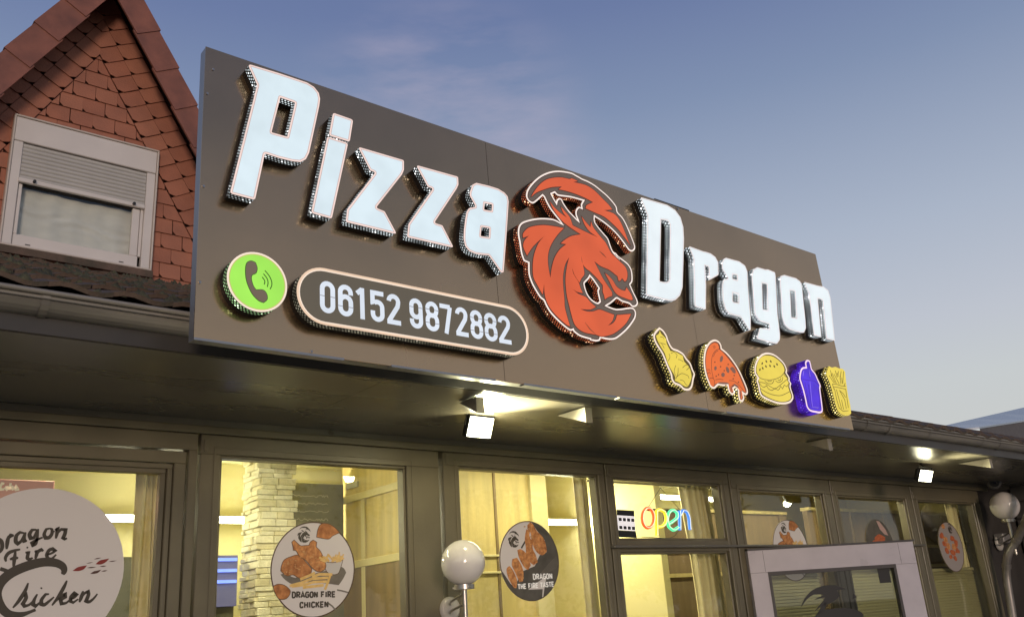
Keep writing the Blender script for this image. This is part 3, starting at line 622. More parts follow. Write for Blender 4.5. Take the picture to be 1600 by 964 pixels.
inkpart(bg_, [[(192, 375), (232, 440), (330, 468), (430, 462), (520, 425), (572, 365)], [(215, 500), (290, 510), (350, 542), (440, 588), (520, 535), (620, 450), (560, 400)], [(230, 545), (232, 520), (280, 570), (330, 548), (350, 590), (400, 612), (440, 590), (490, 607), (520, 555), (545, 592), (570, 540), (605, 562), (637, 512)], [(245, 590), (330, 642), (430, 677), (530, 682), (645, 628)], [(300, 480), (340, 515), (400, 520), (430, 475)], [(340, 485), (380, 490), (395, 480)], [(450, 480), (490, 505), (540, 480), (550, 430)], [(480, 470), (510, 475), (525, 445)]], z, 0.0034, M_ink)
mb = MB()
for x, y, r_ in ((267, 245, .3), (323, 217, -.5), (384, 217, -.5), (470, 257, -.5), (235, 330, .2), (274, 310, -.4), (318, 285, -.5), (374, 278, -.5), (432, 285, -.5)): mb.plate(ccw(blob(z, x, y, 9, 18, r_)), [], S, T+0.0018, T+0.0028)
mb.build('sesame_seeds', M_ink, bg_)
z = (1225, 550, 8.033)
cu = icon('drink_icon', 'glowing violet drink cup icon with a straw', z,
  [(288, 97), (322, 110), (338, 170), (348, 215), (390, 268), (422, 340), (457, 420), (452, 460), (472, 620), (483, 740), (455, 767), (400, 760), (328, 742), (286, 690), (268, 610), (238, 480), (206, 380), (192, 330), (202, 240), (228, 193), (272, 187), (264, 128)],
  [(292, 125), (308, 130), (318, 200), (330, 225), (370, 275), (400, 340), (435, 415), (432, 455), (452, 620), (462, 735), (400, 735), (340, 718), (305, 680), (290, 600), (258, 470), (232, 385), (215, 330), (222, 250), (245, 215), (290, 205)], M_pb, M_vio, (lit('lilac_rim', (0.90, 0.66, 0.86), 1.0, base=0.3), M_inkv), inkm=M_inkv)
inkpart(cu, [[(300, 135), (320, 330)], [(235, 340), (300, 355), (380, 365), (438, 425)], [(258, 380), (320, 690)], [(300, 400), (345, 690)], [(350, 690), (440, 710)], [(430, 450), (445, 690)]], z, 0.0028, M_inkv)
inkpart(cu, [[(322, 370), (352, 680)], [(245, 235), (235, 300)], [(310, 220), (325, 310)], [(348, 690), (430, 700)]], z, 0.0022, M_inkv2, name='highlight_lines')
fr = icon('fries_icon', 'glowing yellow box of fries icon, last in the food row', z,
  [(562, 177), (600, 195), (642, 187), (690, 205), (735, 213), (765, 250), (772, 330), (785, 430), (802, 550), (828, 660), (840, 770), (802, 797), (740, 787), (680, 742), (648, 660), (608, 500), (568, 370), (528, 280), (538, 240), (548, 215)], None, M_py, M_yel, (M_yel, M_yel), back=M_yel)
inkpart(fr, [[(578, 228), (602, 310)], [(600, 262), (655, 395)], [(565, 295), (622, 385)], [(625, 275), (690, 400)], [(640, 232), (665, 320)], [(660, 260), (680, 300)], [(680, 240), (672, 310)], [(700, 300), (712, 400)], [(715, 240), (700, 340)], [(745, 240), (735, 400)], [(722, 320), (728, 390)], [(765, 390), (750, 430)], [(585, 280), (640, 390)],
  [(605, 402), (660, 405), (720, 425), (772, 430)], [(615, 435), (680, 445), (772, 465)], [(605, 402), (625, 470)], [(630, 455), (660, 600), (690, 700), (740, 742), (805, 735)], [(655, 470), (720, 710)], [(772, 470), (805, 700)], [(700, 490), (760, 600), (780, 710)], [(690, 480), (740, 520), (770, 570)], [(720, 600), (745, 720)]], z, 0.0030, M_ink, s_=False)

# ================================================================== SHOP BUILDING
YF = 4.03
ZS = E+0.925          # soffit height at the wall
def ez(z): return E+z
shop = thing('shop_building', 'low dark shop front with brown framed windows, soffit and zinc gutter below the sign', 'building', (0, YF, 0))
def ringbox(mb, x0, x1, z0, z1, w, y0, y1, mi=0, wb=None):     # rectangular frame of width w (wb: bottom rail width)
    wb = w if wb is None else wb
    mb.box((x0, y0, z1-w), (x1, y1, z1), mi, 0.003); mb.box((x0, y0, z0), (x1, y1, z0+wb), mi, 0.003)
    mb.box((x0, y0+0.0006, z0+wb), (x0+w, y1, z1-w), mi, 0.003); mb.box((x1-w, y0+0.0006, z0+wb), (x1, y1, z1-w), mi, 0.003)
# units: x0, x1 of the unit, glass openings [(x0, x1, z0, z1)]
units = [(0.10, 1.493, [(0.22, 1.342, -0.75, 0.735)], 'door'),
         (1.507, 2.806, [(1.612, 2.590, -0.75, 0.793)], ''),
         (2.836, 4.058, [(2.952, 3.993, -0.75, 0.811)], ''),
         (4.070, 5.288, [(4.150, 5.190, 0.440, 0.800), (4.152, 5.178, -0.9, 0.345)], ''),
         (5.306, 6.568, [(5.420, 6.452, 0.395, 0.772), (5.420, 6.452, -0.9, 0.335)], ''),
         (6.582, 7.835, [(6.680, 7.724, 0.395, 0.768), (6.680, 7.724, -0.9, 0.335)], ''),
         (7.850, 9.140, [(7.955, 9.012, -0.75, 0.766)], '')]
mb = MB()
mb.box((-1.5, YF+0.03, ez(0.86)), (9.4, YF+0.12, ez(0.96)))           # dark rebate behind the frames
mb.box((-1.5, YF+0.02, 0.0), (9.4, YF+0.16, ez(-0.95)))
mb.box((9.145, YF-0.004, 0.0), (10.9, YF+0.2, ez(1.0)))
mb.box((-1.5, YF+0.0, 0), (0.09, YF+0.16, ez(0.96)))
mb.build('wall', M_wall, shop)
mb = MB(); mb.box((-1.5, YF-0.035, ez(0.895)), (9.35, YF+0.028, ez(0.93)), 0, 0.004); mb.build('head_moulding', M_frame, shop)
mb = MB(); mb.box((4.05, YF-0.06, ez(0.378)), (7.85, YF+0.0, ez(0.394)), 0, 0.004); mb.build('drip_rail', mat('drip_rail_grey', (0.16, 0.15, 0.13), rough=0.35, metal=0.3), shop)
for x0, x1, ops, kind in units:
    fr_ = MB(); zb, zt = ez(-0.92), ez(0.893)
    if kind == 'door':
        gx0, gx1, gz0, gz1 = ops[0]; sx0, sx1, sz1 = gx0-0.10, gx1+0.105, ez(gz1)+0.075
        fr_.box((x0, YF-0.02, sz1+0.008), (x1, YF+0.07, zt), 0, 0.003); fr_.box((sx1+0.008, YF-0.0194, zb), (x1, YF+0.07, sz1+0.008), 0, 0.003)
        par = fr_.build('window', M_frame, shop)
        sa = MB(); ringbox(sa, gx0-0.10, sx1, ez(gz0)-0.1, sz1, 0.052, YF-0.012, YF+0.06); sa.build('sash', M_frame, par)
        sa = MB(); ringbox(sa, gx0-0.045, gx1+0.050, ez(gz0)-0.05, ez(gz1)+0.020, 0.022, YF-0.002, YF+0.058); sa.build('inner_sash', M_frame, par)
        sa = MB(); ringbox(sa, gx0-0.02, gx1+0.025, ez(gz0)-0.02, ez(gz1)+0.0, 0.022, YF+0.012, YF+0.056); sa.build('glazing_bead', M_frame, par)
        g = MB(); g.box((gx0-0.01, YF+0.05, ez(gz0)), (gx1+0.01, YF+0.053, ez(gz1)-0.002)); g.build('pane', M_glass_d, par)
        continue
    gx0, gx1 = ops[0][0], ops[0][1]; gt = ez(ops[0][3]); 
    fr_.box((x0, YF-0.02, gt+0.012), (x1, YF+0.07, zt), 0, 0.003)
    fr_.box((x0, YF-0.0194, zb), (gx0-0.012, YF+0.07, gt+0.012), 0, 0.003); fr_.box((gx1+0.012, YF-0.0194, zb), (x1, YF+0.07, gt+0.012), 0, 0.003)
    if len(ops) > 1: fr_.box((gx0-0.012, YF-0.016, ez(ops[1][3])+0.012), (gx1+0.012, YF+0.065, ez(ops[0][2])-0.012), 0, 0.003)
    par = fr_.build('window', M_frame, shop)
    for (a, b, c, d) in ops:
        sa = MB(); ringbox(sa, a-0.012, b+0.012, ez(c)-0.012, ez(d)+0.012, 0.013, YF-0.004, YF+0.056); sa.build('glazing_bead', M_frame, par)
        g = MB(); g.box((a, YF+0.045, ez(c)), (b, YF+0.049, ez(d))); g.build('pane', M_glass_d, par)
        # thin inner cover line of the frame
    sa = MB(); ringbox(sa, gx0-0.045, gx1+0.045, ez(-0.9), gt+0.045, 0.006, YF-0.024, YF-0.0205); sa.build('frame_moulding', M_frame, par)
    h = MB(); h.box((x0+0.012, YF-0.028, gt+0.02), (x0+0.03, YF-0.0205, gt+0.075), 0, 0.003); h.build('hinge', M_frame, par)
# soffit and fascia
YG = 2.97              # front rim of the gutter
mb = MB()
for a, b in ((-1.5, 1.9), (1.903, 5.0), (5.003, 8.0), (8.003, 10.9)): mb.box((a, YG+0.09, ZS+0.035), (b, YF+0.03, ZS+0.055))
mb.build('soffit', M_soffit, shop)
mb = MB(); mb.box((-1.5, YG+0.075, ZS+0.037), (10.9, YG+0.0885, E+1.10)); mb.build('fascia_board', M_fascia, shop)
mb = MB(); mb.box((-1.5, YF-0.03, ZS+0.005), (10.9, YF+0.029, ZS+0.034)); mb.build('soffit_trim', M_soffit, shop)
# half-round gutter with rolled rim
def gutter(x0, x1):
    r = 0.057; zc = E+1.075; yc = YG+0.012+r
    mb = MB(); pr = [(yc+r*math.cos(a), zc+r*math.sin(a)) for a in [math.radians(180+180*k/12) for k in range(13)]]
    n = int((x1-x0)/0.25)
    for k in range(len(pr)-1):
        (y0, z0), (y1, z1) = pr[k], pr[k+1]; mb.add([(x0, y0, z0), (x1, y0, z0), (x1, y1, z1), (x0, y1, z1)], [(0, 3, 2, 1)], 0, True)
        mb.add([(x0, y0*1.0+(yc-y0)*0.04, z0+0.002), (x1, y0+(yc-y0)*0.04, z0+0.002), (x1, y1+(yc-y1)*0.04, z1+0.002), (x0, y1+(yc-y1)*0.04, z1+0.002)], [(0, 1, 2, 3)], 0, True)
    g = mb.build('gutter', M_zinc, shop)
    MB().tube([(x0, YG+0.006, zc+0.004), (x1, YG+0.006, zc+0.004)], 0.0095, 8).build('gutter_rim', M_zinc, g)
    x = x0+0.35
    while x < x1:
        mb = MB(); pr2 = [(yc+(r+0.004)*math.cos(a), zc+(r+0.004)*math.sin(a)) for a in [math.radians(175+190*k/10) for k in range(11)]]
        for k in range(10):
            (y0, z0), (y1, z1) = pr2[k], pr2[k+1]; mb.add([(x, y0, z0), (x+0.025, y0, z0), (x+0.025, y1, z1), (x, y1, z1)], [(0, 3, 2, 1)], 0)
            mb.add([(x, y0+0.003*(1 if y0 < yc else -1), z0+0.003), (x+0.025, y0+0.003*(1 if y0 < yc else -1), z0+0.003), (x+0.025, y1, z1+0.003), (x, y1, z1+0.003)], [(0, 1, 2, 3)], 0)
        mb.build('gutter_bracket', M_zinc, g); x += 0.82
    for xj in (x0+1.45, x0+3.1):
        if xj < x1: MB().tube([(xj, yc, zc-0.005), (xj+0.03, yc, zc-0.005)], r+0.002, 20, caps=False).build('gutter_joint', M_zinc, g)
    return g
gutter(-1.4, 2.4); gutter(4.3, 10.6)
# corbels (rafter ends) under the soffit
M_corbel = mat('pale_painted_rafter_end', (0.27, 0.245, 0.19), rough=0.5, noise=0.1)
for x, y, ln_ in ((2.40, 3.12, 0.13), (3.03, 3.08, 0.20), (5.15, 3.10, 0.16), (7.40, 3.10, 0.24)):
    mb = MB(); z1 = ZS+0.034; y1 = y+ln_
    pts = [(y, z1-0.004), (y, z1-0.078), (y1, z1-0.004)]
    for X, fl in ((x, 0), (x+0.045, 1)):
        mb.add([(X, a, b) for a, b in pts], [(0, 1, 2)[::-1] if fl else (0, 1, 2)])
    for i in range(3):
        a, b = pts[i], pts[(i+1) % 3]; mb.add([(x, *a), (x, *b), (x+0.045, *b), (x+0.045, *a)], [(0, 1, 2, 3)])
    mb.build('rafter_end', M_corbel, shop)
# roof of curved clay tiles, laid one by one; z rises from the gutter
RS = math.radians(22.9); RY0, RZ0 = YG+0.014, E+1.084
def roof_pt(x, s, h=0): return Vector((x, RY0+s*math.cos(RS)-h*math.sin(RS), RZ0+s*math.sin(RS)+h*math.cos(RS)))
def tile_mesh(name, Wd, Ln, th=0.016, amp=0.018):
    mb = MB(); nx = 6; V = []
    for j, s in enumerate((0, Ln)):
        for side in (0, 1):
            for i in range(nx+1):
                t = i/nx; h = amp*math.sin(t*2*math.pi)*0.5+amp*0.5 + (0.020 if j == 0 else 0.0) - side*th
                V.append(Vector((t*Wd, s*math.cos(RS)-h*math.sin(RS), s*math.sin(RS)+h*math.cos(RS))))
    n = nx+1; F = []
    for i in range(nx):
        F += [(i, i+1, 2*n+i+1, 2*n+i), (n+i, 3*n+i, 3*n+i+1, n+i+1), (i, n+i, n+i+1, i+1)]
    F += [(0, 2*n, 3*n, n), (nx, n+nx, 3*n+nx, 2*n+nx)]
    mb.add(V, F); me_o = mb.build(name, M_darktile, None); me = me_o.data; bpy.data.objects.remove(me_o); return me
TW, TL, TE = 0.20, 0.36, 0.31
tm = tile_mesh('roof_tile', TW-0.002, TL)
def put(name, me, loc, parent, rot=None, label=None, scale=None):
    o = bpy.data.objects.new(name, me); COL.objects.link(o); b = WL[parent.name]; o.parent = parent; o.location = Vector(loc)-b
    if rot is not None: o.rotation_euler = rot
    if scale is not None: o.scale = scale
    WL[o.name] = Vector(loc)
    return o
for r in range(10):
    for c in range(-7, 12):
        x = c*TW+random.uniform(-.004, .004); p = roof_pt(x, r*TE, random.uniform(0, .006))
        put('roof_tile', tm, p, shop, rot=(random.uniform(-.012, .012), random.uniform(-.015, .015), random.uniform(-.01, .01)))
for r in range(2):
    for c in range(22, 53):
        x = c*TW+random.uniform(-.003, .003); p = roof_pt(x, r*0.29-0.02, random.uniform(0, .004)-0.01)
        put('roof_tile', tm, p, shop, rot=(random.uniform(-.01, .01), random.uniform(-.012, .012), 0))
mb = MB()
A = [roof_pt(-1.5, -0.02, -0.022), roof_pt(2.45, -0.02, -0.022), roof_pt(2.45, 3.3, -0.022), roof_pt(-1.5, 3.3, -0.022)]
mb.quad(*A); B = [roof_pt(2.45, -0.02, -0.024), roof_pt(10.6, -0.02, -0.024), roof_pt(10.6, 0.62, -0.024), roof_pt(2.45, 0.62, -0.024)]; mb.quad(*B)
zt = B[2].z; mb.quad((2.45, B[2].y, zt), (10.6, B[2].y, zt), (10.6, 9.0, zt), (2.45, 9.0, zt))
mb.build('roof_underlay', M_darktile, shop)
# moss and leaf litter on the old tiles (uncountable)
mb = MB()
for i in range(900):
    x = random.uniform(-0.2, 2.1); s = random.random()**0.8*3.1; p = roof_pt(x, s, 0.02); r_ = random.uniform(0.008, 0.032)
    vs = []; 
    for k in range(6): a = k*math.pi/3+random.random()*0.5; vs.append(p+Vector((math.cos(a)*r_*random.uniform(.6, 1.3), math.sin(a)*r_*random.uniform(.6, 1.3)*math.cos(RS), math.sin(a)*r_*math.sin(RS))))
    vs.append(p+Vector((random.uniform(-.3, .3)*r_, -0.3*r_, r_*random.uniform(.5, 1.1)))); mb.add(vs, [(k, (k+1) % 6, 6) for k in range(6)], 0, True)
tag(mb.build('moss', M_moss, None), 'dark moss clumps and litter lying on the old roof tiles above the left gutter', 'moss', kind='stuff')

# downpipe at the right corner
M_pipe = mat('grey_downpipe', (0.24, 0.22, 0.20), rough=0.4, metal=0.5, noise=0.15)
pp_ = [onY(x, y, Y) for x, y, Y in ((1616, 770, 3.40), (1610, 795, 3.45), (1601, 818, 3.58), (1587, 846, 3.72), (1573, 868, 3.82), (1572, 900, 3.88), (1583, 964, 3.88), (1600, 1100, 3.88))]
pts = []
for i in range(len(pp_)-1):
    for k in range(5): t = k/5; pts.append(pp_[i].lerp(pp_[i+1], t))
for _ in range(3): pts = [pts[0]]+[(pts[i-1]+pts[i]*2+pts[i+1])/4 for i in range(1, len(pts)-1)]+[pts[-1]]
dp = MB().tube([pp_[0]+Vector((0.15, -0.1, 0.35))]+pts, 0.036, 16).build('downpipe', M_pipe, shop)
for i in (14, 22): MB().tube([pts[i], pts[i+1]], 0.042, 16).build('pipe_collar', M_pipe, dp)

# ------------------------------------------------------------------ gable house behind
YH = 6.0
house = thing('gable_house', 'steep red tile-clad gable with brown verge tiles and a white window, behind the shop roof', 'house', (1.384, YH, 0))
GX, GZ, GS = 1.384, E+4.62, 1.75       # apex and slope of the gable
gz0 = E+2.30
def gable_half(z, inset=0): return (GZ-z)/GS-inset
mb = MB(); hw = gable_half(gz0-0.3)
mb.plate([(GX-hw, gz0-0.3), (GX+hw, gz0-0.3), (GX, GZ)], [[(0.91, E+2.44), (1.82, E+2.44), (1.82, E+3.34), (0.91, E+3.34)]], wallF(YH+0.02), -6.0, -0.002, back=True)
mb.build('wall', mat('house_wall_underlay', (0.10, 0.04, 0.028), rough=0.9), house)
wx0, wx1, wz0, wz1 = 0.897, 1.832, E+2.425, E+3.352
# cladding tiles with one clipped corner; each is its own piece
TWc, THc = 0.148, 0.112
def poly_tile(poly, mi, lift, name='cladding_tile', axis=(0, 1)):
    poly = clean(poly, 1e-4) if len(poly) > 2 else poly
    if len(poly) < 3 or abs(area(poly)) < 8e-5: return
    poly = ccw(poly); zs = [p[0]*axis[0]+p[1]*axis[1] for p in poly]; lo, hi = min(zs), max(zs)
    fn = lambda u, v, w: Vector((u, YH+0.012-w-(0.010*(hi-(u*axis[0]+v*axis[1]))/max(0.04, hi-lo))-lift, v))
    mb = MB(); mb.plate(poly, [], fn, 0, 0.007); mb.build(name, M_slate[mi], house)
bandw = 0.30
ns = math.hypot(GS, 1)
def clip_zone(poly, zone):
    # zone: inner triangle / left band / right band; gable edges: z = GZ-GS*|x-GX|
    cL = lambda x, z: 0
    if zone == 'c':
        poly = clip_half(poly, -GS, 1, GZ-GS*GX-bandw*ns); poly = clip_half(poly, GS, 1, GZ+GS*GX-bandw*ns) if poly else poly
    return poly
rows = int((GZ-gz0)/THc)+2
def minus_window(poly):      # split a tile around the window opening
    out = []; a = clip_half(poly, 1, 0, wx0+0.002)
    b = clip_half(poly, -1, 0, -(wx1-0.002)); mid = clip_half(clip_half(poly, -1, 0, -(wx0+0.002)), 1, 0, wx1-0.002) if poly else []
    if a: out.append(a)
    if b: out.append(b)
    if mid:
        t_ = clip_half(mid, 0, -1, -(wz1-0.002)); u_ = clip_half(mid, 0, 1, wz0)
        if t_: out.append(t_)
        if u_: out.append(u_)
    return out
for r in range(rows):
    z0 = gz0+r*THc; off = 0.5*TWc*(r % 2)
    for c in range(-12, 13):
        x0 = GX+c*TWc+off+random.uniform(-.002, .002); cc = 0.024
        pl = [(x0+cc, z0), (x0+TWc-0.0035, z0), (x0+TWc-0.0035, z0+THc-0.001), (x0, z0+THc-0.001), (x0, z0+cc)]
        # background tiles reach under; clip to the inner zone
        q1 = clip_zone(pl, 'c')
        if not q1 or len(q1) < 3: continue
        mi = random.choice((0, 0, 1, 2))
        if min(p[0] for p in q1) < wx1 and max(p[0] for p in q1) > wx0 and min(p[1] for p in q1) < wz1 and max(p[1] for p in q1) > wz0:
            for k_ in minus_window(q1): poly_tile(k_, mi, random.uniform(0, .002))
        else: poly_tile(q1, mi, random.uniform(0, .002))
# bands along the verges, courses run square to the slope
for sgn in (-1, 1):
    d = Vector((sgn/ns, -GS/ns)); nrm = Vector((-sgn*GS/ns, -1/ns))    # down the slope, inward
    L_ = (GZ-gz0+0.2)*ns/GS; k = 0; s = 0.0
    while s < L_:
        for j in range(2):
            a0, a1 = j*bandw/2, (j+1)*bandw/2-0.003; c_ = 0.03
            base = Vector((GX, GZ)); loc = [(s, a0), (s+THc*1.06, a0), (s+THc*1.06, a1-c_), (s+THc*1.06-c_, a1), (s, a1)]
            pl = [tuple(base+d*p[0]+nrm*p[1]) for p in loc]
            pl = clip_half(pl, sgn*-1, 0, sgn*-1*GX) if pl else pl
            pl = clip_half(pl, 0, -1, -gz0) if pl else pl
            if not pl or len(pl) < 3: continue
            parts = minus_window(pl) if (min(p[0] for p in pl) < wx1 and max(p[0] for p in pl) > wx0 and min(p[1] for p in pl) < wz1 and max(p[1] for p in pl) > wz0) else [pl]
            for q1 in parts: poly_tile(q1, random.choice((0, 1, 1, 2)), 0.012+random.uniform(0, .002), axis=(-d.x, -d.y))
        s += THc*1.06
# verge tiles: roof edge pieces with a hanging apron in front of the gable
for sgn in (-1, 1):
    d = Vector((sgn/ns, 0, -GS/ns)); up = Vector((sgn*GS/ns, 0, 1/ns)); s = -0.02; i = 0
    while s < 2.9:
        o = Vector((GX, YH-0.26, GZ+0.10))+d*s+up*(0.02)
        ap = MB(); o2 = o-up*0.185+Vector((0, 0, 0))
        L1 = 0.335; th = Vector((0, 0.018, 0)); tilt = up*0.011+Vector((0, -0.009, 0))
        # apron
        ap.add([o2+tilt*0, o2+d*L1+tilt, o+d*L1+tilt, o, o2+th, o2+d*L1+tilt+th, o+d*L1+tilt+th, o+th],
               [(0, 1, 2, 3), (7, 6, 5, 4), (1, 5, 6, 2), (0, 4, 5, 1), (3, 2, 6, 7), (0, 3, 7, 4)])
        # top of the tile running back over the roof
        yb = Vector((0, 0.30, 0)); 
        ap.add([o, o+d*L1+tilt, o+d*L1+tilt+yb, o+yb, o-up*0.02, o+d*L1+tilt-up*0.02, o+d*L1+tilt+yb-up*0.02, o+yb-up*0.02],
               [(0, 1, 2, 3), (7, 6, 5, 4), (1, 5, 6, 2), (0, 3, 7, 4), (2, 6, 7, 3)])
        ap.build('verge_tile', M_verge, house); s += 0.30; i += 1
    mb = MB(); o = Vector((GX, YH-0.235, GZ+0.055)); mb.obox(o, d*3.1, Vector((0, 0.245, 0)), up*0.02); mb.build('verge_soffit', M_barge, house)
    mb = MB(); o = Vector((GX, YH+0.03, GZ+0.10)); mb.obox(o, d*3.1, Vector((0, 5.5, 0)), up*0.02); mb.build('roof', M_verge, house)
# the white window with its roller shutter
wy = YH-0.03
win = MB()
ringbox(win, wx0, wx1, wz0, wz1, 0.012, wy-0.03, wy+0.03); win = win.build('window', mat('window_surround_white', (0.62, 0.55, 0.48), rough=0.45), house)
def wP(x, y, Y=wy): p = onY(0+x/3.0125, 160+y/3.0125, Y); return p
mb = MB(); zbx = wP(400, 262).z; mb.box((wx0+0.014, wy-0.022, zbx), (wx1-0.014, wy+0.03, wz1-0.014), 0, 0.004); mb.build('shutter_box', M_pvc, win)
mb = MB(); xl = wP(92, 330).x; xr = wP(684, 420).x
mb.box((wx0+0.014, wy-0.018, wz0+0.014), (xl, wy+0.03, zbx-0.002), 0, 0.004); mb.build('guide_rail', M_pvc, win)
mb = MB(); mb.box((xr, wy-0.018, wz0+0.014), (wx1-0.014, wy+0.03, zbx-0.002), 0, 0.004); mb.build('guide_rail', M_pvc, win)
zsb = wP(390, 445).z; ns_ = 9; hs_ = (zbx-0.004-zsb-0.03)/ns_
for i in range(ns_):
    z0 = zsb+0.03+i*hs_; mb = MB(); pr = [(-0.004, z0), (-0.009, z0+hs_*0.3), (-0.009, z0+hs_*0.7), (-0.003, z0+hs_*0.96)]
    for k in range(3):
        (a, b), (c, e) = pr[k], pr[k+1]; mb.add([(xl+0.002, wy+a, b), (xr-0.002, wy+a, b), (xr-0.002, wy+c, e), (xl+0.002, wy+c, e)], [(0, 1, 2, 3)])
    mb.add([(xl+0.002, wy+0.004, z0), (xr-0.002, wy+0.004, z0), (xr-0.002, wy-0.004, z0), (xl+0.002, wy-0.004, z0)], [(0, 1, 2, 3)])
    mb.build('shutter_slat', M_slat, win)
mb = MB(); mb.box((xl-0.008, wy-0.026, zsb), (xr-0.001, wy+0.0, zsb+0.030), 0, 0.004); bar = mb.build('shutter_end_bar', M_pvc, win)
for px in (155, 623):
    p = wP(px, 395 if px < 300 else 495); MB().tube([(p.x, wy-0.02, zsb+0.016), (p.x, wy-0.045, zsb+0.016)], 0.010, 10).build('shutter_stop', M_black, win)
mb = MB(); sash0, sash1 = xl+0.004, xr-0.075
sz0, sz1 = wz0+0.018, zsb-0.004
mb.box((sash0, wy-0.004, sz0), (xr-0.02, wy+0.03, sz0+0.078), 0, 0.004); mb.box((sash0, wy-0.0034, sz0+0.078), (sash0+0.022, wy+0.03, sz1), 0, 0.003); mb.box((sash1+0.0, wy-0.0034, sz0+0.078), (sash1+0.05, wy+0.03, sz1), 0, 0.004)
mb.box((sash1+0.054, wy-0.001, sz0+0.078), (xr-0.002, wy+0.03, sz1+0.03), 0, 0.002)
mb.build('sash', M_pvc, win)
mb = MB(); mb.box((sash0+0.022, wy+0.012, sz0+0.078), (sash1, wy+0.015, sz1+0.03)); mb.build('pane', M_glass, win)
for px in (130, 577):
    mb = MB(); p = wP(px, 700); mb.box((p.x-0.02, wy-0.0062, sz0+0.012), (p.x+0.01, wy-0.0042, sz0+0.018)); mb.build('drain_slot', M_black, win)
mb = MB(); mb.box((wx0, wy-0.03, wz0-0.05), (wx1+0.01, wy+0.05, wz0-0.002)); mb.build('sill', M_darktile, win)
mb = MB(); mb.box((sash0, wy+0.25, sz0), (wx1, wy+0.27, zbx)); mb.box((wx0+0.02, wy+0.031, zsb+0.02), (wx1-0.02, wy+0.245, zbx)); mb.build('dark_room', mat('dark_room_behind', (0.05, 0.04, 0.04), rough=0.9), win)
# net curtain with gathers and a wavy lace band
mb = MB(); nx, nz = 60, 40; vs = []; x0c, x1c = sash0+0.0, sash1+0.03; z0c, z1c = sz0+0.04, sz1+0.01
for j in range(nz+1):
    for i in range(nx+1):
        u, v = i/nx, j/nz; vs.append((x0c+(x1c-x0c)*u, wy+0.07+0.004*math.sin(u*34+math.sin(v*3)*1.2)+0.005*math.sin(u*13+1)+0.006*math.sin(v*34+3*math.sin(u*9))*math.exp(-((v-0.6+0.25*(u-0.3))/0.16)**2), z0c+(z1c-z0c)*v-0.012*math.sin(u*3)))
mb.add(vs, [(j*(nx+1)+i, j*(nx+1)+i+1, (j+1)*(nx+1)+i+1, (j+1)*(nx+1)+i) for j in range(nz) for i in range(nx)], 0, True)
cur = mb.build('net_curtain', mat('net_curtain_white', (0.80, 0.75, 0.74), rough=0.9, noise=0.10, nscale=5, stretch=(1, 1, 3)), win)

# ================================================================== LAMPS AND SMALL FITTINGS OUTSIDE
def flood(px0, px1, Yh, label, power):
    (xa, ya), (xb, yb) = px0, px1
    c = (onY(xa, ya, Yh)+onY(xb, yb, Yh))/2; w = (onY(xb, (ya+yb)/2, Yh)-onY(xa, (ya+yb)/2, Yh)).x; h = abs(onY((xa+xb)/2, ya, Yh).z-onY((xa+xb)/2, yb, Yh).z)
    root = thing('floodlight', label, 'floodlight', (c.x, Yh, c.z), group='floodlights under the soffit')
    R_ = Matrix.Rotation(math.radians(24), 4, 'X')
    def L(p): return c + (R_ @ Vector(p))
    def lb(mb, a, b, mi=0):
        t = MB(); t.box(a, b, 0, 0.004); mb.add([L(v) for v in t.v], t.f, mi)
    mb = MB(); lb(mb, (-w/2-0.006, 0.004, -h/2-0.006), (w/2+0.006, 0.038, h/2+0.006)); mb.build('lamp_housing', M_black, root)
    mb = MB(); lb(mb, (-w/2, -0.002, -h/2), (w/2, 0.006, h/2)); em = mat('flood_led_glass', (0.9, 0.9, 0.8), rough=0.3, emis=(1.0, 0.97, 0.72), es=9.0); mb.build('lit_glass', em, root)
    for k in range(5):
        mb = MB(); lb(mb, (-w/2+0.01+k*(w-0.03)/4, 0.036, -h/2), (-w/2+0.016+k*(w-0.03)/4, 0.052, h/2)); mb.build('cooling_fin', M_black, root)
    mb = MB(); top = Vector((c.x, Yh+0.03, ZS+0.034)); mb.tube([L((-w/2-0.012, 0.02, 0)), L((-w/2-0.012, 0.02, h*0.75)), L((w/2+0.012, 0.02, h*0.75)), L((w/2+0.012, 0.02, 0))], 0.005, 6); mb.tube([L((0, 0.02, h*0.75)), top], 0.006, 6); mb.build('bracket', M_black, root)
    ld = bpy.data.lights.new('flood_lamp', 'AREA'); ld.shape = 'RECTANGLE'; ld.size = w; ld.size_y = h; ld.energy = power; ld.color = (1.0, 0.93, 0.55); ld.spread = math.radians(115)
    lo = bpy.data.objects.new('flood_lamp', ld); COL.objects.link(lo); lo.parent = root; lo.location = L((0, -0.03, 0))-c; lo.rotation_euler = (R_ @ Matrix.Rotation(math.radians(-90), 4, 'X')).to_euler()
    # added point lamp brightening soffit and frontage, standing in for the lens haze
    ld = bpy.data.lights.new('flood_haze_fill', 'POINT'); ld.energy = HAZE_FILL*(1.0 if power > 50 else 0.35); ld.shadow_soft_size = 0.03; ld.color = (1.0, 0.93, 0.55)
    lo = bpy.data.objects.new('flood_haze_fill', ld); COL.objects.link(lo); lo.parent = root; lo.location = L((0, -0.05, -0.02))-c
    return root
HAZE_FILL = 9.0
flood((733, 652), (769, 683), 3.45, 'bright square floodlight under the middle of the soffit, between the tall windows', 70)
flood((1438, 735), (1456, 752), 3.45, 'small bright floodlight under the right end of the soffit near the downpipe', 30)

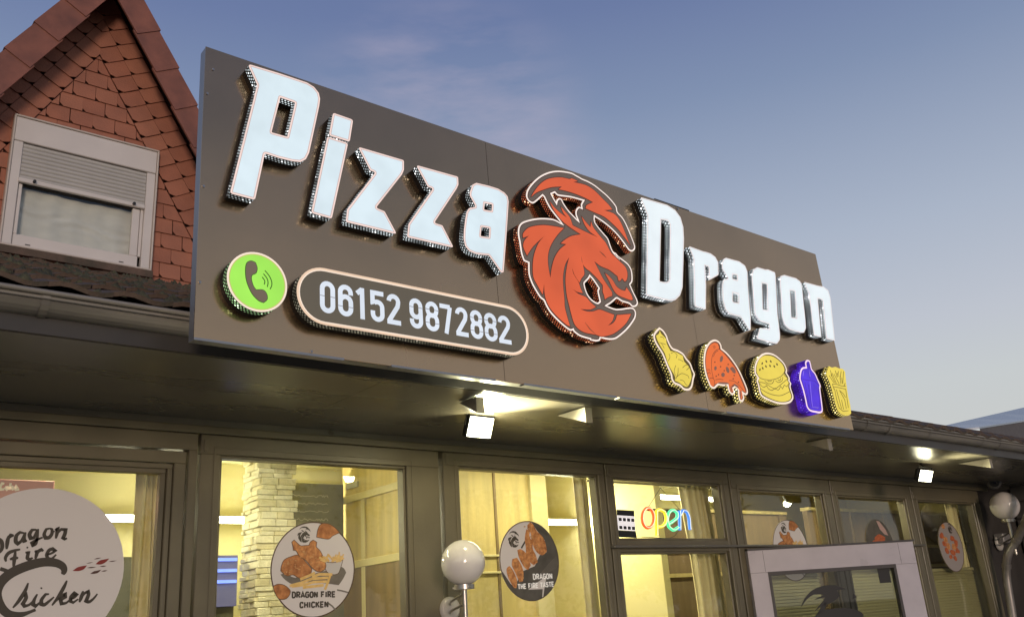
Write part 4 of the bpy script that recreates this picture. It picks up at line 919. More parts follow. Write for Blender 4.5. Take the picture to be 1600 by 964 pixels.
def globe_lamp(px, py, rpx, Y, label, plate, side=-1):
    c = onY(px, py, Y); Zc = (c-EYE).dot(CF); r = rpx/FPX*Zc
    root = thing('globe_lamp', label, 'wall lamp', (c.x, YF-0.02, c.z-2*r), group='opal globe wall lamps')
    MB().sphere(c, r, 40, 26, zmin=-0.965).build('globe', M_globe, root)
    mb = MB(); mb.tube([c-Vector((0, 0, r*0.95)), c-Vector((0, 0, r*1.16))], r*0.46, 20); mb.build('collar', M_steel, root)
    for a in (0.5, 2.6, 4.7): MB().tube([c-Vector((0, 0, r*1.08))+Vector((math.cos(a), math.sin(a), 0))*r*0.45, c-Vector((0, 0, r*1.08))+Vector((math.cos(a), math.sin(a), 0))*r*0.52], r*0.05, 6).build('collar_screw', M_steel, root)
    MB().tube([c-Vector((0, 0, r*1.15)), c-Vector((0, 0, r*3.4))], r*0.115, 12).build('pole', M_steel, root)
    pc = onY(plate[0], plate[1], YF-0.022)
    MB().tube([pc, pc-Vector((0, 0.012, 0)), pc-Vector((0, 0.02, 0))], r*0.5, 24, radii=[r*0.56, r*0.56, r*0.45]).build('wall_plate', mat('plate_white_metal', (0.5, 0.47, 0.42), rough=0.35), root)
    for dz in (0.16, -0.16):
        e = Vector((c.x, Y, min(c.z-r*1.3, pc.z+r*0.35)+dz*r*1.4)); s_ = pc+Vector((0, -0.01, dz*r*1.2)); mid = s_.lerp(e, 0.5)+Vector((side*r*0.15, 0, 0))
        MB().tube([s_, s_.lerp(mid, .5)+Vector((side*r*.1, 0, 0)), mid, mid.lerp(e, .5), e], r*0.06, 8).build('arm', M_steel, root)
    return root
globe_lamp(723.5, 878.5, 34.5, 3.72, 'white opal globe wall lamp in front of the tall window with the oval-looking sticker', (702, 951))
globe_lamp(1569.8, 790, 21.5, 3.74, 'greyer opal globe wall lamp on the dark corner beside the downpipe', (1560, 848))
# security camera
cc = onY(1552, 753, 3.88); Zc = (cc-EYE).dot(CF); k_ = Zc/FPX
camr = thing('security_camera', 'small grey turret security camera on the dark wall above the right globe lamp', 'security camera', (cc.x, YF, cc.z))
M_cctv = mat('grey_camera_shell', (0.20, 0.19, 0.185), rough=0.4)
MB().tube([onY(1566, 724, 4.0), onY(1564, 733, 3.95), onY(1558, 744, 3.90), cc], 0.05, 20, radii=[k_*3, k_*7, k_*10, k_*11.5]).build('mount_cone', M_cctv, camr)
MB().sphere(cc, k_*11, 24, 16).build('camera_ball', M_cctv, camr)
dcam = (EYE+Vector((2.5, 0, 0))-cc).normalized()
MB().tube([cc+dcam*k_*8, cc+dcam*k_*11.6], k_*7, 20).build('lens_ring', M_black, camr)
MB().tube([cc+dcam*k_*11, cc+dcam*k_*12.2], k_*3, 14).build('lens', mat('lens_glass', (0.01, 0.01, 0.015), rough=0.05), camr)
jb = thing('junction_box', 'small grey junction box on the wall under the right globe lamp', 'junction box', onY(1576, 842, 3.98))
a, b = onY(1563, 833, 3.95), onY(1583, 848, 3.95); MB().box((a.x, 3.93, b.z), (b.x, 4.02, a.z), 0, 0.006).build('box_body', M_cctv, jb); MB().box((a.x+.006, 3.925, b.z+.006), (b.x-.006, 3.9295, a.z-.006), 0, 0.001).build('box_lid', M_cctv, jb)
# loose cable end hanging from the soffit
pts = [onY(x, y, 3.3) for x, y in ((1300, 688), (1303, 693), (1301, 700), (1297, 704))]
tag(MB().tube(pts, 0.004, 6).build('cable_end', mat('pale_cable', (0.3, 0.28, 0.26))), 'short pale loose cable end hanging from the dark soffit near the fries icon', 'cable')

# ================================================================== ENTRANCE DOOR, standing open
hx = onY(1165, 861, 4.0); ZD = hx.z
hz = onZ(1422, 846, ZD)
dd = Vector((hz.x-hx.x, hz.y-hx.y, 0)); DW = dd.length; dd.normalize(); dn = Vector((dd.y, -dd.x, 0))     # dn towards the viewer
if dn.y > 0: dn = -dn
def D(u, v, w=0): return Vector((hx.x, hx.y, ZD)) + dd*u + Vector((0, 0, v)) + dn*w
def uvD(x, y, w=0): p = onP(x, y, Vector((hx.x, hx.y, ZD))+dn*w, dn)-Vector((hx.x, hx.y, ZD)); return (p.dot(dd), p.z)
M_door = mat('lilac_white_door', (0.50, 0.46, 0.49), rough=0.35, noise=0.05)
M_dooredge = mat('door_gasket', (0.05, 0.045, 0.045), rough=0.5)
gl = uvD(1130+265/3.95, 720+685/3.95); gr = uvD(1130+1048/3.95, 720+640/3.95); gtop = (gl[1]+gr[1])/2; DH = ZD-0.03
def dbox(mb, u0, u1, v0, v1, w0, w1, mi=0): mb.obox(D(u0, v0, w0), dd*(u1-u0), Vector((0, 0, v1-v0)), dn*(w1-w0), mi)
door = MB(); dbox(door, 0, DW, gtop, 0, -0.03, 0.03); dbox(door, 0, gl[0], -DH, gtop-0.0015, -0.03, 0.0296); dbox(door, gr[0], DW, -DH, gtop-0.0015, -0.03, 0.0296); dbox(door, gl[0], gr[0], -DH, -DH+0.3, -0.03, 0.03)
door = door.build('door', M_door, shop, label='open white-framed glass entrance door')
mb = MB(); dbox(mb, gl[0]-0.002, gr[0]+0.002, gtop-0.022, gtop+0.002, -0.01, 0.0325); dbox(mb, gl[0]-0.002, gl[0]+0.018, -DH+0.3, gtop-0.022, -0.01, 0.0322); dbox(mb, gr[0]-0.018, gr[0]+0.002, -DH+0.3, gtop-0.022, -0.01, 0.0322); mb.build('glazing_gasket', M_dooredge, door)
mb = MB(); dbox(mb, -0.001, DW+0.012, 0.0005, 0.014, -0.034, 0.034); mb.build('top_weather_strip', M_dooredge, door)
mb = MB(); dbox(mb, gl[0], gr[0], -DH+0.3, gtop, -0.003, 0.003); mb.build('pane', glass_mat('door_glass', tint=(0.75, 0.76, 0.74), bumpy=0.02), door)
mb = MB()
for u in (0.11, DW-0.12): dbox(mb, u, u+0.002, gtop+0.004, -0.004, 0.0301, 0.0306)
mb.build('joint_line', M_dooredge, door)
# dragon sticker on the door and the black square
def place_dragon(mb, f3, tx, ty, sc, w0, w1, polys=None, flip=False):
    us = [p[0] for q_ in DR for p in q_]; vs = [p[1] for q_ in DR for p in q_]; cx, cy = (min(us)+max(us))/2, (min(vs)+max(vs))/2; H = max(vs)-min(vs)
    for k, q_ in enumerate(DR):
        mb.plate([(tx+(p[0]-cx)/H*sc*(-1 if flip else 1), ty+(p[1]-cy)/H*sc) for p in q_[::2]], [], f3, w0, w1)
ds = thing('door_sticker', 'large black dragon sticker on the glass of the open door', 'door sticker', D(*uvD(1305, 950)))
M_blk = mat('black_vinyl', (0.012, 0.012, 0.013), rough=0.4)
e4 = lambda *p: [uvD(x, y, 0.006) for x, y in Zm(1130, 720, 3.95, p)]
mb = MB()
for pl in (e4((480, 905), (500, 850), (545, 800), (610, 770), (690, 765), (760, 790), (700, 795), (720, 830), (690, 860), (640, 885), (600, 900), (560, 930), (610, 870), (630, 840), (560, 855), (620, 825), (560, 822), (510, 860)),
           e4((560, 964), (600, 925), (660, 912), (740, 905), (800, 912), (850, 930), (868, 950), (855, 975), (900, 1040), (860, 1180), (700, 1260), (580, 1220), (530, 1100), (575, 1000)),
           e4((805, 820), (828, 838), (800, 850)), e4((575, 950), (600, 905), (640, 860), (625, 920))):
    mb.plate(smooth(ccw(pl), 2), [], D, 0.0045, 0.0055)
mb.build('dragon_shape', M_blk, ds)
sq = thing('black_label', 'square black label in the upper right corner of the open door glass', 'label', D(*uvD(1381, 899)))
a, b = uvD(1370, 888), uvD(1392, 909.5); MB().plate([(a[0], b[1]), (b[0], b[1]), (b[0], a[1]), (a[0], a[1])], [], D, 0.004, 0.0055).build('label_sheet', M_blk, sq)

# ================================================================== INTERIOR seen through the windows
def struct(name, mb, m_): return tag(mb.build(name, m_), kind='structure')
M_iwall = mat('warm_plaster', (0.74, 0.68, 0.38), rough=0.85, noise=0.05, nscale=2)
M_iceil = mat('ceiling_plaster', (0.80, 0.76, 0.46), rough=0.9, noise=0.03)
M_wood = mat('pine_panel', (0.62, 0.50, 0.22), rough=0.5, noise=0.15, nscale=3, stretch=(6, 6, 0.6))
M_woodd = mat('brown_panel', (0.23, 0.16, 0.085), rough=0.55, noise=0.2, nscale=3, stretch=(5, 5, 0.6))
M_cream = mat('cream_trim', (0.68, 0.60, 0.34), rough=0.5)
M_floor_ = mat('interior_floor', (0.5, 0.42, 0.28), rough=0.4, noise=0.1)
ZC = E+1.22
mb = MB(); mb.box((-1.4, 6.4, 0), (10.8, 6.5, ZC)); mb.box((-1.5, YF+0.17, 0), (-1.4, 6.5, ZC)); mb.box((10.8, YF+0.21, 0), (10.9, 6.5, ZC)); struct('interior_wall', mb, M_iwall)
mb = MB(); mb.box((-1.5, YF+0.13, ZC), (10.9, 6.5, ZC+0.05)); struct('ceiling', mb, M_iceil)
mb = MB(); mb.box((-1.4, YF+0.17, 0.005), (10.8, 6.4, 0.03)); struct('interior_floor', mb, M_floor_)
# partition between the dining part and the right-hand rooms
mb = MB(); mb.box((5.33, 4.75, 0.03), (5.40, 6.39, ZC-0.002)); struct('partition_wall', mb, M_iwall)
# tube lights on the back wall, and added ones on the ceiling
def tube_light(x0, x1, Y, z, label, power):
    down = z > E+1.1
    t = thing('tube_light', label, 'tube light', ((x0+x1)/2, Y, z), group='tube lights inside the shop')
    MB().box((x0, Y, z-0.02), (x1, Y+0.05, z+0.03), 0, 0.004).build('lamp_body', M_pvc, t)
    MB().tube([(x0+0.02, Y-0.022, z), (x1-0.02, Y-0.022, z)], 0.022, 12).build('lit_tube', mat('lit_tube_white', (0.9, 0.9, 0.9), emis=(1, 0.96, 0.78), es=34), t)
    for x in (x0+0.01, x1-0.01): MB().tube([(x-0.012, Y-0.022, z), (x+0.012, Y-0.022, z)], 0.026, 12).build('end_cap', M_pvc, t)
    ld = bpy.data.lights.new('tube_lamp', 'AREA'); ld.shape = 'RECTANGLE'; ld.size = x1-x0; ld.size_y = 0.05; ld.energy = power; ld.color = (1.0, 0.93, 0.62)
    lo = bpy.data.objects.new('tube_lamp', ld); COL.objects.link(lo); lo.parent = t; lo.location = (0, -0.06, 0); lo.rotation_euler = (0 if down else math.radians(-90), 0, 0)
    if down: lo.location = (0, -0.022, -0.05)
tube_light(1.70, 3.02, 6.2, E+0.79, 'lit white tube light on the back wall behind the left windows', 30)
tube_light(5.56-0.75, 6.10-0.78, 5.6, E+0.735, 'lit white tube light seen through the window with the dragon chicken sticker', 22)
tube_light(6.6, 8.0, 6.2, E+1.08, 'lit tube light high on the back wall of the right-hand room', 12)
tube_light(1.0, 2.4, 4.75, ZC-0.09, 'added unseen ceiling tube light just inside the left windows, above the big sticker', 16)  # this and the following ceiling tubes are added out of view to brighten the rooms
tube_light(3.6, 4.9, 4.55, ZC-0.09, 'added unseen ceiling tube light just inside the window with the neon word', 14)
tube_light(6.0, 7.6, 4.55, ZC-0.09, 'added unseen ceiling tube light just inside the windows behind the open door', 16)
# cabinet block of pale wood between two windows
cab = thing('wood_cabinet', 'tall pale wooden cabinet block with panel doors behind the second and third windows', 'cabinet', (3.3, 5.0, 0.03))
X0, X1, Y0, Y1, ZT = 3.3, 4.42, 5.0, 5.95, ZC-0.01
MB().box((X0, Y0, 0.03), (X1, Y1, ZT)).build('cabinet_body', M_wood, cab)
def leftface(ya, yb, za, zb, w): return (X0-w, ya, za), (X0+0.001, yb, zb)
for a, b, c, d, w, m_ in ((5.0, 5.95, E+0.88, E+0.93, 0.02, M_cream), (5.0, 5.95, E+0.42, E+0.47, 0.022, M_cream), (5.02, 5.07, E-0.6, E+0.88, 0.015, M_cream), (5.62, 5.67, E-0.6, E+0.88, 0.015, M_cream)):
    MB().box(*leftface(a, b, c, d, w), 0, 0.003).build('moulding', m_, cab)
MB().box((X0-0.01, 5.72, E+0.98), (X0, 5.88, E+1.02)).build('air_vent', M_slat, cab)
MB().box((X0-0.012, 5.0, 0.1), (X0-0.001, 5.95, E+0.42)).build('lower_panel', M_woodd, cab)
for z_ in (0.42, 0.31): MB().box((X0+0.05, Y0-0.015, E+z_), (X1-0.1, Y0, E+z_+0.015), 0, 0.003).build('moulding', M_cream, cab)
for x_ in (3.95,): MB().box((x_, Y0-0.008, 0.1), (x_+0.02, Y0, E+1.1)).build('door_gap', M_woodd, cab)
MB().box((4.27, Y0-0.03, 0.1), (4.42, Y0+0.01, ZT)).build('door_post', M_cream, cab)
# stone-clad pillar, split-face slips laid in courses
pil = thing('stone_pillar', 'cream split-face stone pillar with ragged edges inside behind the second window', 'pillar', (2.46, 5.3, 0.03))
MB().box((2.40, 5.33, 0.03), (2.60, 5.58, ZC-0.01)).build('pillar_core', M_cream, pil)
sm = [mat('split_stone_cream', (0.78, 0.74, 0.56), rough=0.9, noise=0.15, nscale=20, bump=0.6, bscale=60), mat('split_stone_pale', (0.84, 0.80, 0.62), rough=0.9, noise=0.12, nscale=20, bump=0.6, bscale=60), mat('split_stone_ochre', (0.72, 0.66, 0.46), rough=0.9, noise=0.15, nscale=20, bump=0.6, bscale=60)]
z_ = 1.05
while z_ < ZC-0.03:
    h_ = random.choice((0.028, 0.035, 0.045)); 
    x = 2.385+random.uniform(-.03, .01); xe = 2.60+random.uniform(-.01, .05)
    while x < xe-0.02:
        w_ = min(random.uniform(0.07, 0.15), xe-x); dpt = random.uniform(0.008, 0.02)
        MB().box((x, 5.33-dpt, z_), (x+w_-0.002, 5.335, z_+h_-0.0018), 0, 0.004).build('stone', random.choice(sm), pil); x += w_
    y = 5.335
    while y < 5.56:
        w_ = random.uniform(0.08, 0.15); MB().box((2.40-random.uniform(.01, .035), y, z_), (2.402, min(y+w_-0.003, 5.58), z_+h_-0.003), 0, 0.004).build('stone', random.choice(sm), pil); y += w_
    z_ += h_
# chalk menu board
mbd = thing('menu_board', 'grey menu board with rows of pale handwriting beside the stone pillar', 'menu board', (2.95, 5.9, E+0.8))
MB().box((2.66, 5.90, E+0.1), (3.28, 5.92, E+1.02), 0, 0.004).build('board', mat('grey_board', (0.20, 0.19, 0.13), rough=0.7, noise=0.2), mbd)
mb = MB(); fY = wallF(5.899)
for r_ in range(7):
    x = 2.80+random.uniform(0, .03); zz = E+0.93-r_*0.055; pts = []
    while x < 3.16: pts.append((x, zz+random.uniform(-.009, .009))); x += random.uniform(.006, .014)
    mb.stroke(pts, 0.003, fY, 0, 0.001)
mb.build('handwriting', mat('chalk_white', (0.7, 0.68, 0.6)), mbd)
# display fridge with blue light and a drinks fridge
df = thing('display_fridge', 'dark counter fridge with glowing blue shelf lights behind the second window', 'display fridge', (2.3, 5.5, 0.03))
M_counter = mat('dark_counter', (0.10, 0.095, 0.06), rough=0.6, noise=0.15)
MB().box((1.30, 5.62, 0.03), (2.36, 6.1, E+0.50)).build('counter_body', M_counter, df)
MB().box((2.06, 5.58, E+0.20), (2.36, 5.62, E+0.50)).build('fridge_front', mat('fridge_front_grey', (0.16, 0.16, 0.22), emis=(0.05, 0.06, 0.3), es=0.5), df)
for z0 in (E+0.465, E+0.40, E+0.335): MB().box((2.07, 5.565, z0), (2.35, 5.579, z0+0.018)).build('shelf_light', mat('blue_strip_light', (0.2, 0.3, 0.9), emis=(0.16, 0.26, 1.0), es=1.6), df)
dr = thing('drinks_fridge', 'tall drinks fridge with a faded pink header behind the big round sticker', 'drinks fridge', (0.9, 4.75, 0.03))
hl, hr = onY(0, 751, 4.6), onY(86, 778, 4.6); htl = onY(86, 751, 4.6)
MB().box((0.25, 4.62, 0.03), (htl.x, 5.1, hr.z-0.09)).build('fridge_body', mat('fridge_grey', (0.3, 0.28, 0.22), rough=0.4), dr)
MB().box((0.25, 4.60, hr.z-0.09), (htl.x, 5.1, htl.z), 0, 0.004).build('header', mat('faded_pink_header', (0.50, 0.20, 0.17), rough=0.5, emis=(0.5, 0.25, 0.2), es=0.35), dr)
mb = MB(); fY = wallF(4.60)
def scr(lines, w, f3=fY, m0=None, z=(0, 750, 4.505), Y=4.6, tp=None):
    for l in lines:
        p = [uvF(x, y, Y) for x, y in Zm(*z, l)]; m0.stroke(smooth(p, closed=False) if len(p) > 2 else p, w, f3, 0.0, 0.001, taper=tp)
scr([[(30, 25), (15, 22), (2, 45), (8, 66), (30, 62)], [(48, 42), (38, 55), (48, 66), (60, 55), (48, 42)], [(75, 20), (66, 68)], [(95, 42), (74, 52), (95, 68)], [(103, 56), (118, 50), (112, 42), (102, 56), (112, 68), (135, 64)]], 0.010, m0=mb)
mb.build('header_lettering', mat('white_print', (0.8, 0.7, 0.6), emis=(0.6, 0.5, 0.4), es=0.4), dr)
# right-hand rooms: brown panelled screens
for i, (x0, x1, Yp, zt) in enumerate(((5.5, 7.6, 5.15, 0.78), (7.65, 10.7, 4.95, 0.80))):
    sc_ = thing('panel_screen', ('brown panelled screen with shelves behind the two small upper windows', 'brown panelled screen with a doorway behind the right-hand windows')[i], 'room divider', (x0, Yp, 0.03))
    MB().box((x0, Yp, 0.03), (x1, Yp+0.05, E+zt)).build('screen_panel', M_woodd, sc_)
    MB().box((x0, Yp-0.02, E+zt), (x1, Yp+0.07, E+zt+0.03), 0, 0.003).build('top_rail', M_wood, sc_)
    x = x0+0.1
    while x < x1: MB().box((x, Yp-0.018, 0.1), (x+0.045, Yp-0.0005, E+zt-0.002)).build('batten', M_woodd, sc_); x += 0.62
    for zz in (0.45, 0.25): MB().box((x0+0.02, Yp-0.024, E+zz), (x1-0.02, Yp-0.019, E+zz+0.03)).build('rail', M_wood, sc_)
# horizontal blinds in the right-hand windows
M_blind = mat('blind_slat_olive', (0.42, 0.38, 0.22), rough=0.6)
for i, (x0, x1, zt) in enumerate(((5.45, 6.44, 0.20), (6.70, 7.71, 0.22), (7.98, 9.0, 0.17))):
    bl = thing('window_blind', ('closed olive blind behind the left side of the open door glass', 'closed olive blind behind the right side of the open door glass', 'closed olive blind low in the last window')[i], 'blind', (x0, YF+0.13, E-0.5), group='blinds in the right-hand windows')
    mb = MB(); z_ = E+zt
    MB().box((x0, YF+0.115, z_), (x1, YF+0.15, z_+0.025)).build('head_rail', M_blind, bl)
    n_ = 0
    while n_ < 34:
        z0 = z_-n_*0.023; m2 = MB(); m2.add([(x0, YF+0.12, z0-0.022), (x1, YF+0.12, z0-0.022), (x1, YF+0.138, z0), (x0, YF+0.138, z0)], [(0, 1, 2, 3)]); m2.add([(x0, YF+0.12, z0-0.022), (x1, YF+0.12, z0-0.022), (x1, YF+0.122, z0-0.024), (x0, YF+0.122, z0-0.024)], [(3, 2, 1, 0)])
        m2.build('blind_slat', M_blind, bl); n_ += 1
# curtains beside the neon sign window
M_curt = mat('beige_curtain', (0.72, 0.63, 0.40), rough=0.95, noise=0.12, nscale=8, stretch=(3, 3, 0.6))
def curtain(label, x0, x1, z0, z1, Y, nf, sway=0.0, group=None):
    mb = MB(); nx, nz = nf*8, 16; vs = []
    for j in range(nz+1):
        v = j/nz
        for i in range(nx+1):
            u = i/nx; a = u*nf*2*math.pi
            vs.append((x0+(x1-x0)*u*(1-0.25*math.sin(v*2.6)*abs(sway))+sway*0.1*math.sin(v*3)+0.006*math.sin(a*0.5+v*4), Y+0.022*math.sin(a+0.6*math.sin(v*3+u*4))+0.01*math.sin(u*7+v*2), z0+(z1-z0)*v))
    mb.add(vs, [(j*(nx+1)+i, j*(nx+1)+i+1, (j+1)*(nx+1)+i+1, (j+1)*(nx+1)+i) for j in range(nz) for i in range(nx)], 0, True)
    return tag(mb.build('curtain', M_curt), label, 'curtain', group)
curtain('beige gathered curtain hanging at the right side of the window with the neon word', 4.98, 5.30, E-0.8, E+0.84, 4.20, 5, 0.6)
curtain('thin pale curtain at the right edge of the window with the dragon chicken sticker', 4.00, 4.10, E-0.8, E+0.84, 4.22, 3, 0.2)
curtain('pale curtain at the right edge of the big left window', 1.33, 1.43, E-0.8, E+0.84, 4.32, 3, 0.1)
curtain('brown curtain at the right edge of the last window', 8.86, 9.03, E+0.2, E+0.84, 4.20, 3, 0.1)
mb = MB(); mb.box((4.09, 4.19, E+0.81), (5.31, 4.2, E+0.822)); tag(mb.build('curtain_rail', M_steel), 'thin steel curtain rail along the top of the neon sign window', 'curtain rail')

# ================================================================== NEON SIGN
ns = thing('neon_sign', 'rainbow coloured neon tube sign reading open, hanging on a thin cord in the window', 'neon sign', onY(1040, 812, 4.12))
YN = 4.12; n4 = lambda *p: [onY(x, y, YN) for x, y in Zm(920, 700, 3.65, p)]
def neon(name, col, *lines, r=0.011):
    for l in lines:
        p = [(v.x, v.z) for v in n4(*l)]; cl = l[0] == l[-1]
        p2 = smooth(p[:-1] if cl else p, 5, closed=cl); mb = MB(); mb.tube([(a, YN, b) for a, b in p2], r, 10, closed=cl)
        t = mb.build(name, mat('neon_'+name, tuple(c*0.3 for c in col), emis=col, es=1.35), ns)
        MB().tube([(a, YN-0.012, b) for a, b in p2], r*0.28, 6, closed=cl).build('bright_core', mat('neon_core_'+name, (1, 1, 1), emis=tuple(min(1, 0.45+c*0.6) for c in col), es=1.0), t)
oval = [(337+33*math.cos(a), 397+56*math.sin(a)) for a in [2*math.pi*k/16 for k in range(16)]]; oval.append(oval[0])
neon('letter_o', (0.95, 0.13, 0.03), oval)
neon('letter_p', (0.95, 0.72, 0.04), [(386, 496), (386, 440), (385, 380), (385, 355)], [(386, 358), (405, 350), (430, 362), (440, 395), (436, 425), (418, 445), (395, 448)])
neon('letter_e', (0.10, 0.85, 0.45), [(456, 432), (480, 416), (503, 394), (502, 368), (482, 353), (458, 366), (447, 408), (456, 448), (482, 466), (509, 452)])
neon('letter_n', (0.06, 0.25, 0.98), [(518, 466), (518, 420), (516, 356)], [(519, 385), (535, 355), (556, 362), (570, 395), (573, 430), (576, 464)])
for l in (((345, 335), (415, 225)), ((415, 225), (525, 348))): MB().tube([v+Vector((0, 0.01, 0)) for v in n4(*l)], 0.0018, 5).build('hanging_cord', M_black, ns)
a, b = n4((345, 346), (525, 356)); MB().box((a.x, YN+0.012, b.z-0.006), (b.x, YN+0.02, a.z+0.004)).build('backing_bar', M_black, ns)
MB().tube(n4((512, 470), (490, 500), (460, 514), (400, 512), (360, 508), (300, 506)), 0.0022, 6).build('power_cable', M_black, ns)
hb = thing('hours_sign', 'small white and dark opening hours sheet beside the neon sign', 'notice', onY(978, 812, 4.05))
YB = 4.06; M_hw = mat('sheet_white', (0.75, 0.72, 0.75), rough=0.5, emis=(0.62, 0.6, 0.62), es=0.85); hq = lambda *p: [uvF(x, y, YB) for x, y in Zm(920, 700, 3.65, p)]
fB = wallF(YB)
MB().plate(hq((160, 382), (258, 388), (265, 472), (165, 466)), [], fB, 0.0, 0.003).build('sheet', M_hw, hb)
MB().plate(hq((158, 350), (256, 356), (258, 388), (160, 382)), [], fB, 0.0, 0.0035).build('upper_band', M_blk, hb)
MB().plate(hq((165, 467), (265, 473), (272, 512), (168, 506)), [], fB, 0.0, 0.0035).build('lower_band', M_blk, hb)
for r_, y0 in enumerate((396, 442)):
    for c_ in range(4):
        x0 = 168+c_*24+r_*4; y1 = y0+c_*1.6
        MB().plate(hq((x0, y1), (x0+16, y1+1), (x0+17, y1+19), (x0+1, y1+18)), [], fB, 0.003, 0.0045).build('printed_square', M_blk, hb)

# ================================================================== WINDOW STICKERS
YS = 4.072; fS = wallF(YS)
def pol(z, pts, sm_=True, n=3):
    p = [uvF(x, y, YS) for x, y in Zm(*z, pts)]; p = ccw(p); return ccw(smooth(p, n)) if sm_ else p
def disc(root, cx, cz, r, m_, mb_):
    MB().plate(circ(cx, cz, r, 64), [], fS, -0.002, 0.0).build('sticker_disc', m_, root)
    if mb_: mb = MB(); mb.ring(circ(cx, cz, r, 64), circ(cx, cz, r-0.0055, 64), fS, 0.0, 0.0012); mb.build('printed_border', mb_, root)
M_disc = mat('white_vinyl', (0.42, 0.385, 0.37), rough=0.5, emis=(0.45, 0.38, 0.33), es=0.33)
M_bd = mat('brown_print', (0.08, 0.04, 0.02), rough=0.5)
M_txt = mat('dark_brown_print', (0.06, 0.048, 0.035), rough=0.5)
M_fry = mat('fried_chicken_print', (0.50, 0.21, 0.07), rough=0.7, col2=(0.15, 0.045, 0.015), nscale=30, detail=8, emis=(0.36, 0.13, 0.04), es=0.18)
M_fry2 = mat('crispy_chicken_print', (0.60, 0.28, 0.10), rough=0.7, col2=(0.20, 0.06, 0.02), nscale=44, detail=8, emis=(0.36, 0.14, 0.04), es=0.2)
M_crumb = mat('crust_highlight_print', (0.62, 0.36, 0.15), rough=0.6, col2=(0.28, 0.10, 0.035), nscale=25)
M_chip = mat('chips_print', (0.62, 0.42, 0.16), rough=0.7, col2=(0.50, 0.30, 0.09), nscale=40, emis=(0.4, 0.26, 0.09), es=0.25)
M_pap = mat('grey_paper_print', (0.17, 0.15, 0.13), rough=0.8, noise=0.2, nscale=20)
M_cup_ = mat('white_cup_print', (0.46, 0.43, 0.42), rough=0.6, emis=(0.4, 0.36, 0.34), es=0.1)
M_shade = mat('brown_contour_print', (0.10, 0.045, 0.02), rough=0.7, col2=(0.16, 0.10, 0.06), nscale=30)
M_slatep = mat('slate_print', (0.11, 0.10, 0.09), rough=0.8, col2=(0.075, 0.07, 0.062), nscale=14)
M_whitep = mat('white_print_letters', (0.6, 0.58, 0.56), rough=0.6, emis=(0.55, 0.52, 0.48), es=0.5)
M_redp = mat('red_print', (0.25, 0.03, 0.025), rough=0.6)
# capital letters drawn as strokes in a unit cell
GL = {'D': [[(0.08, 0), (0.08, 1), (0.55, 1), (0.88, .8), (0.88, .2), (0.55, 0), (0.04, 0)]], 'R': [[(.1, 0), (.1, 1), (.6, 1), (.86, .86), (.86, .62), (.6, .48), (.1, .48)], [(.5, .48), (.9, 0)]],
      'A': [[(0, 0), (.5, 1), (1, 0)], [(.2, .28), (.8, .28)]], 'G': [[(.9, .78), (.75, .96), (.3, .96), (.1, .75), (.1, .25), (.3, .04), (.75, .04), (.9, .2), (.9, .48), (.55, .48)]],
      'O': [[(.3, .97), (.1, .75), (.1, .25), (.3, .03), (.7, .03), (.9, .25), (.9, .75), (.7, .97), (.28, .97)]], 'N': [[(.1, 0), (.1, 1)], [(.1, 1), (.9, 0)], [(.9, 0), (.9, 1)]],
      'F': [[(.12, 0), (.12, .97), (.9, .97)], [(.12, .5), (.75, .5)]], 'I': [[(.5, 0), (.5, 1)]], 'E': [[(.9, .97), (.12, .97), (.12, .03), (.9, .03)], [(.12, .5), (.8, .5)]],
      'C': [[(.9, .75), (.72, .96), (.3, .96), (.1, .75), (.1, .25), (.3, .04), (.72, .04), (.9, .25)]], 'H': [[(.1, 0), (.1, 1)], [(.9, 0), (.9, 1)], [(.1, .5), (.9, .5)]],
      'K': [[(.1, 0), (.1, 1)], [(.9, 1), (.15, .42)], [(.4, .6), (.95, 0)]], 'T': [[(0, .96), (1, .96)], [(.5, 0), (.5, .96)]], 'S': [[(.88, .78), (.7, .96), (.3, .96), (.1, .8), (.12, .6), (.85, .42), (.9, .22), (.7, .04), (.3, .04), (.1, .22)]], ' ': []}
def text(mb, s, x0, x1, zb, h, th, dz=0.0, f3=fS, w1=0.0022):
    wd = {'I': 0.45, ' ': 0.5}; tot = sum(wd.get(c, 1.0)+0.28 for c in s)-0.28; k = (x1-x0)/tot; x = x0
    for c in s:
        w_ = wd.get(c, 1.0)
        for st in GL[c]:
            mb.stroke([(x+(p[0]*(k*w_) if c != 'I' else k*w_*0.5), zb+p[1]*h+dz*(x-x0)/(x1-x0)) for p in st], th, f3, 0.0008, w1+random.uniform(0, .0002))
        x += k*(w_+0.28)
def zpt(z, x, y): return uvF(z[0]+x/z[2], z[1]+y/z[2], YS)
